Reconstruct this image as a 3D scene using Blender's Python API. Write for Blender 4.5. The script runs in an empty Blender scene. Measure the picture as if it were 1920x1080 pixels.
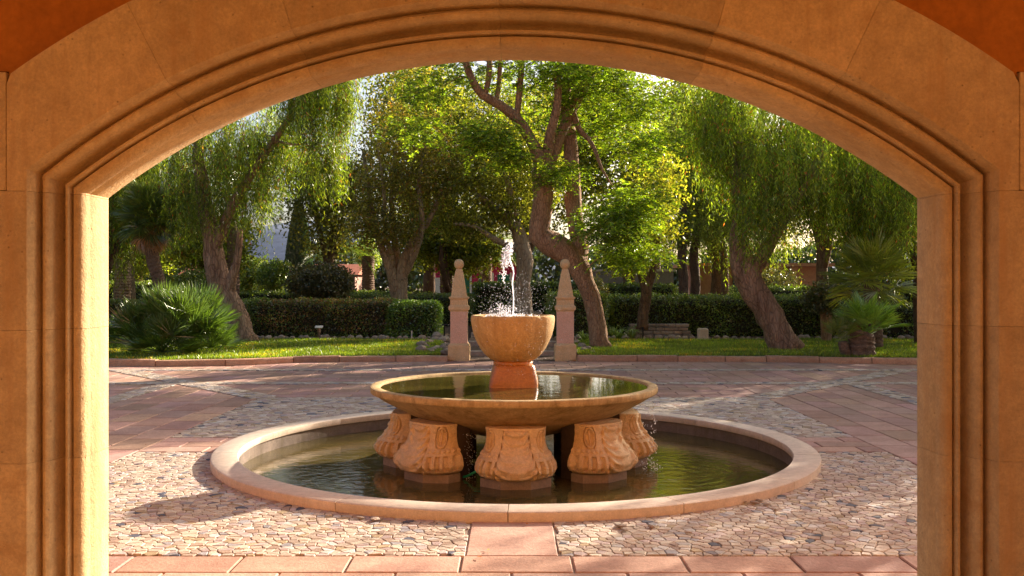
import bpy, math, random
import numpy as np
from mathutils import Vector, noise as mnoise
random.seed(11)
rng = np.random.default_rng(11)
S = bpy.context.scene
COL = S.collection
PI = math.pi
F, YH, CX, H = 1780.0, 536.0, 960.0, 1.5      # focal length in photo pixels, horizon row, centre column, eye height

# ------------------------------------------------------------------ camera, sky, sun, exposure
cam = bpy.data.objects.new('camera', bpy.data.cameras.new('camera')); COL.objects.link(cam)
cam.location = (0, 0, H); cam.rotation_euler = (PI / 2, 0, 0)
cam.data.sensor_width = 36; cam.data.lens = F / 1920 * 36
cam.data.shift_y = (YH - 540) / 1920
cam.data.clip_start = .05; cam.data.clip_end = 6000
S.camera = cam
SUN_EL, SUN_AZ = 21.0, 43.3                   # azimuth clockwise from +Y
w = bpy.data.worlds.new('World'); S.world = w; w.use_nodes = True
nt = w.node_tree; sky = nt.nodes.new('ShaderNodeTexSky'); sky.sky_type = 'NISHITA'; sky.sun_disc = False
sky.sun_elevation = math.radians(SUN_EL); sky.sun_rotation = math.radians(SUN_AZ)
sky.air_density = .8; sky.dust_density = 4.0; sky.ozone_density = 1.0
bg = nt.nodes['Background']; nt.links.new(sky.outputs[0], bg.inputs[0]); bg.inputs[1].default_value = .072
sd = bpy.data.lights.new('sun', 'SUN'); sd.energy = 5.0; sd.angle = math.radians(.53); sd.color = (1, .87, .72)
so = bpy.data.objects.new('sun', sd); COL.objects.link(so)
sdir = Vector((math.sin(math.radians(SUN_AZ)) * math.cos(math.radians(SUN_EL)), math.cos(math.radians(SUN_AZ)) * math.cos(math.radians(SUN_EL)), math.sin(math.radians(SUN_EL))))
so.rotation_euler = sdir.to_track_quat('Z', 'Y').to_euler(); so.location = (15, 15, 12)
S.view_settings.view_transform = 'Standard'; S.view_settings.look = 'None'
S.view_settings.exposure = 1.62; S.view_settings.gamma = 1; S.view_settings.use_curve_mapping = False

# ------------------------------------------------------------------ helpers
def W(px, py, Y): return ((px - CX) * Y / F, Y, H + (YH - py) * Y / F)
def tag(o, label=None, cat=None, group=None, kind=None):
    if label: o['label'] = label
    if cat: o['category'] = cat
    if group: o['group'] = group
    if kind: o['kind'] = kind
    return o
def empty(name, loc=(0, 0, 0), rz=0, **k):
    o = bpy.data.objects.new(name, None); COL.objects.link(o); o.location = loc; o.rotation_euler = (0, 0, rz)
    o.empty_display_size = .1
    return tag(o, **k)
def link(name, me, parent=None, **k):
    o = bpy.data.objects.new(name, me); COL.objects.link(o)
    if parent is not None: o.parent = parent
    return tag(o, **k)
def setcol(me, cols):
    a = me.color_attributes.new('Col', 'FLOAT_COLOR', 'POINT')
    c = np.ones((len(me.vertices), 4), np.float32); c[:, :3] = cols
    a.data.foreach_set('color', c.ravel())
def mesh(name, v, f, mat, parent=None, cols=None, smooth=False, sharp=None, **k):
    me = bpy.data.meshes.new(name)
    me.from_pydata([tuple(x) for x in v], [], f); me.update()
    if cols is not None: setcol(me, np.asarray(cols, np.float32))
    if smooth:
        me.shade_smooth()
        if sharp: me.set_sharp_from_angle(angle=math.radians(sharp))
    me.materials.append(mat)
    return link(name, me, parent, **k)
def quads_mesh(name, V, mat, cols):
    """V (n,4,3) quads -> mesh data, cols (n,3)"""
    n = len(V); me = bpy.data.meshes.new(name)
    me.vertices.add(n * 4); me.loops.add(n * 4); me.polygons.add(n)
    me.vertices.foreach_set('co', np.ascontiguousarray(V, np.float32).ravel())
    me.loops.foreach_set('vertex_index', np.arange(n * 4, dtype=np.int32))
    me.polygons.foreach_set('loop_start', np.arange(0, n * 4, 4, dtype=np.int32))
    me.update(calc_edges=True)
    setcol(me, np.repeat(cols, 4, axis=0)); me.materials.append(mat)
    return me
def box_vf(x0, x1, y0, y1, z0, z1):
    v = [(x0, y0, z0), (x1, y0, z0), (x1, y1, z0), (x0, y1, z0), (x0, y0, z1), (x1, y0, z1), (x1, y1, z1), (x0, y1, z1)]
    f = [(0, 3, 2, 1), (4, 5, 6, 7), (0, 1, 5, 4), (1, 2, 6, 5), (2, 3, 7, 6), (3, 0, 4, 7)]
    return v, f
def bevbox(x0, x1, y0, y1, z0, z1, b=.01):
    """box with chamfered edges on every side, 24 verts"""
    import itertools
    v = []; idx = {}
    for sx, sy, sz in itertools.product((0, 1), repeat=3):
        X, Y_, Z = (x0, x1)[sx], (y0, y1)[sy], (z0, z1)[sz]
        dx, dy, dz = (b, -b)[sx], (b, -b)[sy], (b, -b)[sz]
        for a, p in enumerate(((X, Y_ + dy, Z + dz), (X + dx, Y_, Z + dz), (X + dx, Y_ + dy, Z))):
            idx[(sx, sy, sz, a)] = len(v); v.append(p)
    f = []
    def q(*k): f.append([idx[i] for i in k])
    for s in (0, 1):
        q((s, 0, 0, 0), (s, 1, 0, 0), (s, 1, 1, 0), (s, 0, 1, 0)); q((0, s, 0, 1), (1, s, 0, 1), (1, s, 1, 1), (0, s, 1, 1)); q((0, 0, s, 2), (1, 0, s, 2), (1, 1, s, 2), (0, 1, s, 2))
    for s, t in itertools.product((0, 1), repeat=2):
        q((s, t, 0, 0), (s, t, 0, 1), (s, t, 1, 1), (s, t, 1, 0)); q((s, 0, t, 0), (s, 0, t, 2), (s, 1, t, 2), (s, 1, t, 0)); q((0, s, t, 1), (0, s, t, 2), (1, s, t, 2), (1, s, t, 1))
    for s in itertools.product((0, 1), repeat=3): q((*s, 0), (*s, 1), (*s, 2))
    c = np.array([(x0 + x1) / 2, (y0 + y1) / 2, (z0 + z1) / 2]); va = np.array(v)
    out = []
    for g in f:
        p = va[g]; n = np.cross(p[1] - p[0], p[2] - p[0])
        out.append(g if np.dot(n, p.mean(0) - c) > 0 else g[::-1])
    return v, out
def join(parts):
    V = []; Fc = []
    for v, f in parts:
        o = len(V); V += list(v); Fc += [[i + o for i in g] for g in f]
    return V, Fc
def lathe(prof, n=96, wob=0.0, cap=False, sq=0.0, seed=0):
    """profile (r,z) from one end to the other; sq>0 squares the plan"""
    v = []; f = []
    m = len(prof)
    for i in range(n):
        a = 2 * PI * i / n
        k = 1.0
        if sq: k = 1 / (abs(math.cos(a)) ** sq + abs(math.sin(a)) ** sq) ** (1 / sq)
        for j, (r, z) in enumerate(prof):
            d = wob * mnoise.noise(Vector((r * math.cos(a) * 6 + seed, r * math.sin(a) * 6, z * 6))) if wob else 0
            v.append(((r * k + d) * math.cos(a), (r * k + d) * math.sin(a), z + (d * .4 if wob else 0)))
    for i in range(n):
        for j in range(m - 1):
            a, b = i * m + j, ((i + 1) % n) * m + j
            f.append((a, b, b + 1, a + 1))
    if cap:
        f.append([i * m for i in range(n)][::-1]); f.append([i * m + m - 1 for i in range(n)])
    return v, f
def tube(pts, rad, n=10, rough=.0, seed=0, ridge=0, cap=True):
    pts = [Vector(p) for p in pts]; v = []; f = []
    up = Vector((0, 1, .13)).normalized()
    for i, p in enumerate(pts):
        t = (pts[min(i + 1, len(pts) - 1)] - pts[max(i - 1, 0)]).normalized()
        s = t.cross(up)
        if s.length < 1e-3: s = Vector((1, 0, 0))
        s.normalize(); u = s.cross(t)
        for k in range(n):
            a = 2 * PI * k / n
            d = s * math.cos(a) + u * math.sin(a); r = rad[i]
            if rough:
                q = p + d * r
                r *= 1 + rough * (mnoise.noise(q * 3.1 + Vector((seed, 0, 0))) + .6 * mnoise.noise(Vector((q.x * 11, q.y * 11, q.z * 4)) + Vector((0, seed, 0)))) + ridge * math.sin(a * 5 + p.z * 2)
            v.append(p + d * r)
    for i in range(len(pts) - 1):
        for k in range(n):
            a = i * n + k; b = i * n + (k + 1) % n
            f.append((a, b, b + n, a + n))
    if cap:
        f.append(list(range(n))[::-1]); f.append([(len(pts) - 1) * n + k for k in range(n)])
    return v, f
def spline(pts, rad, step=.25):
    """Catmull-Rom resample"""
    P = [Vector(p) for p in pts]; out = []; rr = []
    for i in range(len(P) - 1):
        p0, p1, p2, p3 = P[max(i - 1, 0)], P[i], P[i + 1], P[min(i + 2, len(P) - 1)]
        m = max(1, int((p2 - p1).length / step))
        for k in range(m):
            t = k / m
            out.append(.5 * ((2 * p1) + (p2 - p0) * t + (2 * p0 - 5 * p1 + 4 * p2 - p3) * t * t + (3 * p1 - p0 - 3 * p2 + p3) * t ** 3))
            rr.append(rad[i] * (1 - t) + rad[i + 1] * t)
    out.append(P[-1]); rr.append(rad[-1])
    return out, rr

# ------------------------------------------------------------------ materials
def newmat(name):
    m = bpy.data.materials.new(name); m.use_nodes = True
    t = m.node_tree; t.nodes.clear(); o = t.nodes.new('ShaderNodeOutputMaterial')
    return m, t, o
def N(t, kind, **k):
    n = t.nodes.new(kind)
    for a, b in k.items():
        if a in n.inputs.keys(): n.inputs[a].default_value = b
        else: setattr(n, a, b)
    return n
def ramp(t, fac, stops):
    r = t.nodes.new('ShaderNodeValToRGB'); e = r.color_ramp.elements
    while len(e) < len(stops): e.new(.5)
    for i, (p, c) in enumerate(stops):
        e[i].position = p; e[i].color = (*c, 1) if len(c) == 3 else c
    t.links.new(fac, r.inputs[0]); return r.outputs[0]
def mixc(t, fac, a, b, mode='MIX'):
    n = t.nodes.new('ShaderNodeMix'); n.data_type = 'RGBA'; n.blend_type = mode
    for s, i in ((fac, 0), (a, 6), (b, 7)):
        if isinstance(s, bpy.types.NodeSocket): t.links.new(s, n.inputs[i])
        elif i == 0: n.inputs[0].default_value = s
        else: n.inputs[i].default_value = (*s, 1)
    return n.outputs[2]
def noisef(t, scale, detail=5, rough=.6, vec=None, dist=0):
    n = N(t, 'ShaderNodeTexNoise', Scale=scale, Detail=detail, Roughness=rough, Distortion=dist)
    if vec is None: vec = N(t, 'ShaderNodeTexCoord').outputs['Object']
    t.links.new(vec, n.inputs['Vector']); return n.outputs[0]
def mapping(t, scale, out='Object'):
    m = N(t, 'ShaderNodeMapping'); m.inputs['Scale'].default_value = scale
    t.links.new(N(t, 'ShaderNodeTexCoord').outputs[out], m.inputs[0]); return m.outputs[0]
def stone(name, a, b, stain=None, stain_lo=.55, rough=.85, sc=3.0, bump=.25, attr=False, pits=True, streak=None, grain=60, spec=.3, bdist=.004):
    m, t, o = newmat(name); p = N(t, 'ShaderNodeBsdfPrincipled', Roughness=rough); p.inputs['Specular IOR Level'].default_value = spec
    n1 = noisef(t, sc, 6, .65); n2 = noisef(t, sc * 7, 4, .7); n3 = noisef(t, grain, 3, .7)
    c = ramp(t, n1, [(.3, a), (.7, b)])
    c = mixc(t, .55, c, ramp(t, n2, [(.3, (.55, .55, .55)), (.7, (1.0, 1.0, 1.0))]), 'MULTIPLY')
    c = mixc(t, .35, c, ramp(t, n3, [(.35, (.6, .6, .6)), (.65, (1.15, 1.15, 1.15))]), 'MULTIPLY')
    if attr:
        at = N(t, 'ShaderNodeAttribute', attribute_name='Col'); c = mixc(t, 1.0, c, at.outputs['Color'], 'MULTIPLY')
    if stain:
        s = noisef(t, sc * 1.3, 8, .75, dist=.4)
        c = mixc(t, ramp(t, s, [(stain_lo, (0, 0, 0)), (stain_lo + .15, (.8, .8, .8))]), c, stain)
    if streak:
        s = noisef(t, 1, 5, .7, vec=mapping(t, (14, 14, 1.2)))
        c = mixc(t, ramp(t, s, [(.5, (0, 0, 0)), (.72, (.75, .75, .75))]), c, streak)
    hsum = N(t, 'ShaderNodeMath', operation='ADD'); t.links.new(n2, hsum.inputs[0]); t.links.new(n3, hsum.inputs[1])
    hh = hsum.outputs[0]
    if pits:
        vo = N(t, 'ShaderNodeTexVoronoi', Scale=sc * 14); t.links.new(N(t, 'ShaderNodeTexCoord').outputs['Object'], vo.inputs['Vector'])
        pr = ramp(t, vo.outputs['Distance'], [(.02, (0, 0, 0)), (.16, (1, 1, 1))])
        gate = ramp(t, noisef(t, sc * 4, 2), [(.5, (1, 1, 1)), (.62, (0, 0, 0))])
        mx = mixc(t, 1.0, pr, gate, 'LIGHTEN'); c = mixc(t, .55, c, mx, 'MULTIPLY')
        ad = N(t, 'ShaderNodeMath', operation='MULTIPLY_ADD'); t.links.new(mx, ad.inputs[0]); ad.inputs[1].default_value = .8; t.links.new(hh, ad.inputs[2]); hh = ad.outputs[0]
    bp = N(t, 'ShaderNodeBump', Strength=bump, Distance=bdist * 4); t.links.new(hh, bp.inputs['Height'])
    t.links.new(c, p.inputs['Base Color']); t.links.new(bp.outputs[0], p.inputs['Normal']); t.links.new(p.outputs[0], o.inputs[0])
    return m
def leafmat(name, trans=.5, gloss=.035, tint=(1.55, 1.5, 1.4), sat=None):
    m, t, o = newmat(name); at = N(t, 'ShaderNodeAttribute', attribute_name='Col')
    c = mixc(t, 1.0, at.outputs['Color'], tint, 'MULTIPLY')
    d = N(t, 'ShaderNodeBsdfDiffuse'); tr = N(t, 'ShaderNodeBsdfTranslucent'); g = N(t, 'ShaderNodeBsdfGlossy', Roughness=.35)
    g.inputs['Color'].default_value = (.9, .9, .8, 1)
    ct = mixc(t, 1.0, c, (1.8, 1.85, .6), 'MULTIPLY')
    t.links.new(c, d.inputs[0]); t.links.new(ct, tr.inputs[0])
    m1 = N(t, 'ShaderNodeMixShader'); m1.inputs[0].default_value = trans; t.links.new(d.outputs[0], m1.inputs[1]); t.links.new(tr.outputs[0], m1.inputs[2])
    m2 = N(t, 'ShaderNodeMixShader'); m2.inputs[0].default_value = gloss; t.links.new(m1.outputs[0], m2.inputs[1]); t.links.new(g.outputs[0], m2.inputs[2])
    t.links.new(m2.outputs[0], o.inputs[0]); return m
def barkmat(name, a, b, sc=6, stretch=.3, bump=.8):
    m, t, o = newmat(name); p = N(t, 'ShaderNodeBsdfPrincipled', Roughness=.9); p.inputs['Specular IOR Level'].default_value = .2
    v = mapping(t, (1, 1, stretch)); n = noisef(t, sc, 8, .7, vec=v, dist=.6)
    vo = N(t, 'ShaderNodeTexVoronoi', Scale=sc * 3.4, feature='DISTANCE_TO_EDGE'); vd = mixc(t, .14, v, N(t, 'ShaderNodeTexNoise', Scale=7).outputs[1]); t.links.new(vd, vo.inputs['Vector'])
    c = ramp(t, n, [(.3, a), (.68, b)]); k = ramp(t, vo.outputs['Distance'], [(.0, (.35, .3, .28)), (.12, (1, 1, 1))])
    c = mixc(t, .5, c, k, 'MULTIPLY')
    ad = N(t, 'ShaderNodeMath', operation='ADD'); t.links.new(n, ad.inputs[0]); t.links.new(k, ad.inputs[1])
    bp = N(t, 'ShaderNodeBump', Strength=bump, Distance=.03); t.links.new(ad.outputs[0], bp.inputs['Height'])
    t.links.new(c, p.inputs['Base Color']); t.links.new(bp.outputs[0], p.inputs['Normal']); t.links.new(p.outputs[0], o.inputs[0]); return m
def plain(name, c, rough=.6, metal=0, **k):
    m, t, o = newmat(name); p = N(t, 'ShaderNodeBsdfPrincipled', Roughness=rough, Metallic=metal); n = noisef(t, 9, 4)
    cc = mixc(t, .3, c, ramp(t, n, [(.3, (.5, .5, .5)), (.7, (1.1, 1.1, 1.1))]), 'MULTIPLY'); t.links.new(cc, p.inputs['Base Color'])
    t.links.new(p.outputs[0], o.inputs[0]); return m
def watermat(name, deep, shallow, scale, strength, ripple=None, dist=.01):
    m, t, o = newmat(name); p = N(t, 'ShaderNodeBsdfPrincipled', Roughness=.03, IOR=1.33); p.inputs['Specular IOR Level'].default_value = .9
    c = ramp(t, noisef(t, 1.6, 5, .6), [(.35, deep), (.7, shallow)])
    n = noisef(t, scale, 4, .6, vec=mapping(t, (1, 1, 1)), dist=.8); h = n
    if ripple:
        for (rx, ry, amp, fr) in ripple:
            mp = N(t, 'ShaderNodeMapping'); mp.inputs['Location'].default_value = (-rx, -ry, 0)
            t.links.new(N(t, 'ShaderNodeTexCoord').outputs['Object'], mp.inputs[0])
            ln = N(t, 'ShaderNodeVectorMath', operation='LENGTH'); t.links.new(mp.outputs[0], ln.inputs[0])
            s = N(t, 'ShaderNodeMath', operation='MULTIPLY'); t.links.new(ln.outputs['Value'], s.inputs[0]); s.inputs[1].default_value = fr
            sn = N(t, 'ShaderNodeMath', operation='SINE'); t.links.new(s.outputs[0], sn.inputs[0])
            fo = N(t, 'ShaderNodeMapRange'); fo.inputs['From Max'].default_value = 1.3; fo.inputs['To Min'].default_value = amp; fo.inputs['To Max'].default_value = 0
            t.links.new(ln.outputs['Value'], fo.inputs['Value'])
            ml = N(t, 'ShaderNodeMath', operation='MULTIPLY_ADD'); t.links.new(sn.outputs[0], ml.inputs[0]); t.links.new(fo.outputs[0], ml.inputs[1]); t.links.new(h, ml.inputs[2]); h = ml.outputs[0]
    bp = N(t, 'ShaderNodeBump', Strength=strength, Distance=dist); t.links.new(h, bp.inputs['Height'])
    t.links.new(c, p.inputs['Base Color']); t.links.new(bp.outputs[0], p.inputs['Normal']); t.links.new(p.outputs[0], o.inputs[0]); return m

M = {}
M['arch'] = stone('arch_sandstone', (.57, .365, .165), (.72, .49, .24), stain=(.40, .22, .08), stain_lo=.57, sc=2.3, bump=.32, grain=90, streak=(.46, .26, .10), attr=True)
M['plaster'] = stone('orange_plaster', (.40, .125, .010), (.52, .18, .02), stain=(.34, .13, .03), sc=1.4, bump=.25, pits=False, grain=30)
M['ochre'] = stone('ochre_bounce_render', (.40, .19, .045), (.50, .25, .06), sc=1.4, bump=.2, pits=False)
M['mortar'] = stone('lime_mortar', (.40, .24, .12), (.5, .3, .15), sc=4, pits=False)
M['coping'] = stone('coping_stone', (.68, .53, .39), (.78, .63, .49), stain=(.42, .28, .17), stain_lo=.66, sc=2.4, bump=.12, attr=True, grain=120, pits=False)
M['saucer'] = stone('saucer_stone', (.48, .31, .12), (.62, .42, .19), stain=(.19, .12, .035), stain_lo=.5, sc=3.2, bump=.3, streak=(.26, .15, .05))
M['bowl'] = stone('bowl_stone', (.56, .33, .11), (.72, .47, .20), stain=(.38, .19, .06), stain_lo=.57, sc=4.5, bump=.45, streak=(.36, .19, .06))
M['wet'] = stone('wet_stone', (.50, .17, .03), (.62, .25, .05), stain=(.30, .09, .02), stain_lo=.58, sc=7, bump=.4, rough=.35, spec=.6)
M['foot'] = stone('carved_stone', (.72, .50, .27), (.84, .64, .40), stain=(.52, .28, .12), stain_lo=.62, sc=6, bump=.5, grain=110, attr=True)
M['plinth'] = stone('grey_plinth_stone', (.26, .19, .14), (.36, .27, .20), sc=5, bump=.2)
M['basin'] = stone('basin_render', (.16, .12, .09), (.27, .20, .15), stain=(.10, .08, .04), sc=2.5, bump=.25, streak=(.12, .09, .05))
M['dark'] = stone('shadowed_stone', (.05, .03, .02), (.10, .06, .04), sc=5)  # stone darkened to hold the shade under the saucer
M['obelisk'] = stone('pillar_stone', (.80, .50, .22), (.88, .60, .31), stain=(.56, .36, .15), stain_lo=.6, sc=5, bump=.3)
M['oshaft'] = stone('pillar_shaft_stone', (.84, .46, .29), (.90, .56, .38), stain=(.62, .34, .24), stain_lo=.62, sc=5, bump=.15, pits=False)
M['tile'] = stone('terracotta_paver', (.44, .245, .175), (.60, .365, .27), stain=(.27, .15, .11), stain_lo=.56, sc=3.5, bump=.25, attr=True, rough=.75, spec=.25)
M['cobble'] = stone('mosaic_stone', (.78, .78, .78), (1, 1, 1), sc=9, bump=.3, attr=True, pits=False, rough=.7, grain=140)
M['grout'] = stone('paving_grout', (.30, .21, .15), (.45, .33, .24), sc=8, bump=.3)
M['soil'] = stone('garden_soil', (.10, .055, .03), (.20, .115, .065), stain=(.06, .05, .02), stain_lo=.55, sc=3, bump=.8, pits=False)
M['grassbase'] = stone('lawn_turf', (.05, .085, .015), (.10, .15, .025), sc=6, bump=.6, pits=False)
M['kerb'] = stone('kerb_stone', (.56, .28, .15), (.74, .44, .26), stain=(.25, .12, .06), stain_lo=.58, sc=6, bump=.5, attr=True)
M['rock'] = stone('field_stone', (.34, .24, .17), (.55, .42, .32), stain=(.18, .1, .06), stain_lo=.58, sc=5, bump=.6, attr=True)
M['leaf'] = leafmat('leaves')
M['leafdense'] = leafmat('hedge_leaves', .3, .10)
M['frond'] = leafmat('palm_fronds', .3, .12)
M['grass'] = leafmat('grass_blades', .4, .05)
M['bark'] = barkmat('pepper_bark', (.17, .09, .055), (.48, .31, .20), 5)
M['barkj'] = barkmat('smooth_bark', (.27, .14, .075), (.50, .31, .18), 8)
M['barkp'] = barkmat('pale_bark', (.30, .20, .12), (.56, .42, .28), 5)
M['barkd'] = barkmat('dark_bark', (.09, .055, .035), (.24, .15, .09), 6)
M['palmt'] = barkmat('palm_trunk', (.14, .08, .05), (.36, .24, .16), 9, 2.0)
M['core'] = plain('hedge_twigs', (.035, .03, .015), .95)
M['water'] = watermat('basin_water', (.055, .041, .014), (.125, .092, .026), 9, .22, ripple=[(1.35, -.55, .28, 47), (1.1, -.25, .22, 63), (-1.25, -.95, .10, 50), (-.3, -1.1, .15, 70)])
M['water2'] = watermat('saucer_water', (.055, .044, .010), (.12, .092, .02), 7, .12, ripple=[(0, 0, .45, 42)], dist=.006)
M['hose'] = plain('green_hose', (.02, .35, .20), .35)
M['metal'] = plain('dark_metal', (.03, .025, .02), .4, .6)
M['pale'] = plain('pale_plaque', (.65, .58, .5), .5)
M['redtile'] = stone('roof_tile', (.45, .12, .06), (.6, .2, .1), sc=3, pits=False)
M['magenta'] = plain('magenta_wall', (.5, .03, .12), .8)
M['greendoor'] = plain('green_shutter', (.02, .16, .09), .6)
M['white'] = plain('white_wall', (.7, .68, .66), .8)
M['pink'] = stone('pink_render', (.42, .22, .15), (.5, .28, .2), sc=1, pits=False)
M['greywall'] = stone('grey_render', (.28, .26, .27), (.4, .38, .38), sc=1, pits=False)
M['glass'] = plain('window_glass', (.03, .04, .05), .08)
M['carpaint'] = plain('white_paint', (.7, .72, .75), .25)
M['rubber'] = plain('tyre', (.02, .02, .02), .8)
M['hill'] = stone('hazed_scrub', (.10, .13, .20), (.155, .19, .27), sc=.01, pits=False, grain=.05, bump=0)  # blue of distant haze mixed into the scrub colour
def spraymat():
    m, t, o = newmat('splashing_water'); p = N(t, 'ShaderNodeBsdfPrincipled', Roughness=.08, IOR=1.33); p.inputs['Base Color'].default_value = (.95, .96, 1, 1); p.inputs['Transmission Weight'].default_value = .35
    tr = N(t, 'ShaderNodeBsdfTranslucent'); tr.inputs[0].default_value = (.95, .95, .97, 1)
    x = N(t, 'ShaderNodeMixShader'); x.inputs[0].default_value = .45; t.links.new(p.outputs[0], x.inputs[1]); t.links.new(tr.outputs[0], x.inputs[2]); t.links.new(x.outputs[0], o.inputs[0]); return m
M['spray'] = spraymat()

# ------------------------------------------------------------------ ground, pavement
FX, FY = .03, 8.68                            # fountain centre
def kerbY(x):                                 # front line of the kerb
    xs = [-40, -12, -7.6, -6.5, -5, -4.1, -3, 0, 5, 6.5, 8, 12, 40]; ys = [17.7, 17.7, 17.85, 17.6, 17.95, 18.6, 18.75, 18.8, 18.72, 18.35, 18.05, 17.95, 17.95]
    return float(np.interp(x, xs, ys))
def annulus_rect(r, x0, x1, y0, y1, z, mat, name):
    n = 96; v = []; f = []
    for i in range(n):
        a = 2 * PI * (i + .5) / n; c, s = math.cos(a), math.sin(a); v.append((FX + r * c, FY + r * s, z))
        k = min((x1 - FX) / c if c > 0 else (x0 - FX) / c, (y1 - FY) / s if s > 0 else (y0 - FY) / s)
        v.append((FX + k * c, FY + k * s, z))
    for i in range(n):
        a, b = 2 * i, 2 * ((i + 1) % n); f.append((a, a + 1, b + 1, b))
    cs = [(x0, y0), (x1, y0), (x1, y1), (x0, y1)]
    for (x, y) in cs:                          # corner triangles
        a = math.atan2(y - FY, x - FX); i = int(math.floor((a / (2 * PI) * n - .5))) % n
        v.append((x, y, z)); f.append((2 * i + 1, len(v) - 1, 2 * ((i + 1) % n) + 1))
    return mesh(name, v, f, mat)
pav = annulus_rect(2.56, -60, 60, -40, 18.95, -.012, M['grout'], 'pavement'); tag(pav, kind='structure')
# garden ground: one sheet to the horizon
xs = np.concatenate([[-3000, -400, -60], np.linspace(-30, 30, 121), [60, 400, 3000]])
ys_rel = [0, .6, 2, 5, 9, 14, 22, 40, 90, 400, 3500]; v = []; f = []
for x in xs:
    k = kerbY(x) + .10
    for j, yr in enumerate(ys_rel):
        z = .075 + (.03 * mnoise.noise(Vector((x * .7, yr * .7, 0))) if 0 < j < 8 else 0)
        if abs(x) < 1.1 and k + yr < 34: z = -.02
        v.append((x, k + yr, z))
m_ = len(ys_rel)
for i in range(len(xs) - 1):
    for j in range(m_ - 1): a = i * m_ + j; f.append((a, a + m_, a + m_ + 1, a + 1))
mesh('garden_ground', v, f, M['soil'], kind='structure')

tile_cols = lambda: np.array((1, 1, 1)) * random.uniform(.82, 1.2) * np.array((1, random.uniform(.92, 1.05), random.uniform(.88, 1.08)))
tiles = []
def tile_region(x0, x1, y0, y1, tw, tl, along='Y', stag=.5):
    g = .006
    if along == 'Y':
        ncol = max(1, round((x1 - x0) / tw)); cw = (x1 - x0) / ncol
        for i in range(ncol):
            y = y0 - (tl * stag if i % 2 else 0) - random.uniform(0, .08)
            while y < y1 - .02:
                a, b = max(y, y0), min(y + tl, y1)
                if b - a > .05: tiles.append((x0 + i * cw + g, x0 + (i + 1) * cw - g, a + g, b - g))
                y += tl
    else:
        nrow = max(1, round((y1 - y0) / tw)); rw = (y1 - y0) / nrow
        for i in range(nrow):
            x = x0 - (tl * stag if i % 2 else 0)
            while x < x1 - .02:
                a, b = max(x, x0), min(x + tl, x1)
                if b - a > .05: tiles.append((a + g, b - g, y0 + i * rw + g, y0 + (i + 1) * rw - g))
                x += tl
PX = 3.4
tile_region(-.262, .262, 5.277, 6.13, 1.0, .524, 'X', 0)
tile_region(-PX, PX, 8.585, 9.4, .27, .6, 'X')
tile_region(-9.2, -PX, 5.277, 18.9, .36, .62); tile_region(PX, 9.2, 5.277, 18.9, .36, .62)
tile_region(-PX, PX, 12.8, 18.9, .305, .6, 'X')
tile_region(-3.0 - .03, 3.0 - .03, 4.667, 5.277, .305, .605, 'X', .45)
tile_region(-3.6, -3.03, 4.667, 5.277, .305, .605, 'X', 0); tile_region(2.97, 3.6, 4.667, 5.277, .305, .605, 'X', 0)
def trim(t):
    x0, x1, y0, y1 = t; dy = max(0, y0 - FY, FY - y1)
    if dy >= 2.5: return t
    xr = math.sqrt(2.5 ** 2 - dy * dy)
    if x0 < FX - xr < x1: return (x0, FX - xr, y0, y1)
    if x0 < FX + xr < x1: return (FX + xr, x1, y0, y1)
    return t
tiles = [t for t in map(trim, tiles) if not ((t[0] + t[1]) / 2 - FX) ** 2 + ((t[2] + t[3]) / 2 - FY) ** 2 < 2.5 ** 2 and (t[2] + t[3]) / 2 < kerbY((t[0] + t[1]) / 2) + .1]
def inframe(x, y): return abs(x) < y * .44
def tile_geo(t, h):
    x0, x1, y0, y1 = t; b = .006
    tz = [h + random.uniform(-.0012, .0012) for _ in range(4)]
    v = [(x0, y0, -.014), (x1, y0, -.014), (x1, y1, -.014), (x0, y1, -.014), (x0, y0, h - b), (x1, y0, h - b), (x1, y1, h - b), (x0, y1, h - b),
         (x0 + b, y0 + b, tz[0]), (x1 - b, y0 + b, tz[1]), (x1 - b, y1 - b, tz[2]), (x0 + b, y1 - b, tz[3])]
    f = [(8, 9, 10, 11)]
    for k in range(4): n_ = (k + 1) % 4; f += [(k, n_, n_ + 4, k + 4), (k + 4, n_ + 4, n_ + 8, k + 8)]
    return v, f
def piece_objects(items, geo, mat, name, restname, parent, colf, n=290):
    vis = [t for t in items if inframe(*t[-1]) and t[-1][1] > 4.7]
    vis.sort(key=lambda t: t[-1][1]); near = vis[:n]; ids = set(id(t) for t in near)
    for t in near:
        v, f = geo(t); mesh(name, v, f, mat, parent, cols=np.tile(colf(t), (len(v), 1)))
    V = []; Fc = []; C = []
    for t in items:
        if id(t) in ids: continue
        v, f = geo(t); o = len(V); V += v; Fc += [[i + o for i in g] for g in f]; C += [colf(t)] * len(v)
    mesh(restname, V, Fc, mat, parent, cols=np.array(C), kind='stuff')
titems = [(t, ((t[0] + t[1]) / 2, (t[2] + t[3]) / 2)) for t in tiles]
piece_objects(titems, lambda t: tile_geo(t[0], random.uniform(-.0008, .0008)), M['tile'], 'paver', 'far_pavers', pav, lambda t: tile_cols(), 280)

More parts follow.
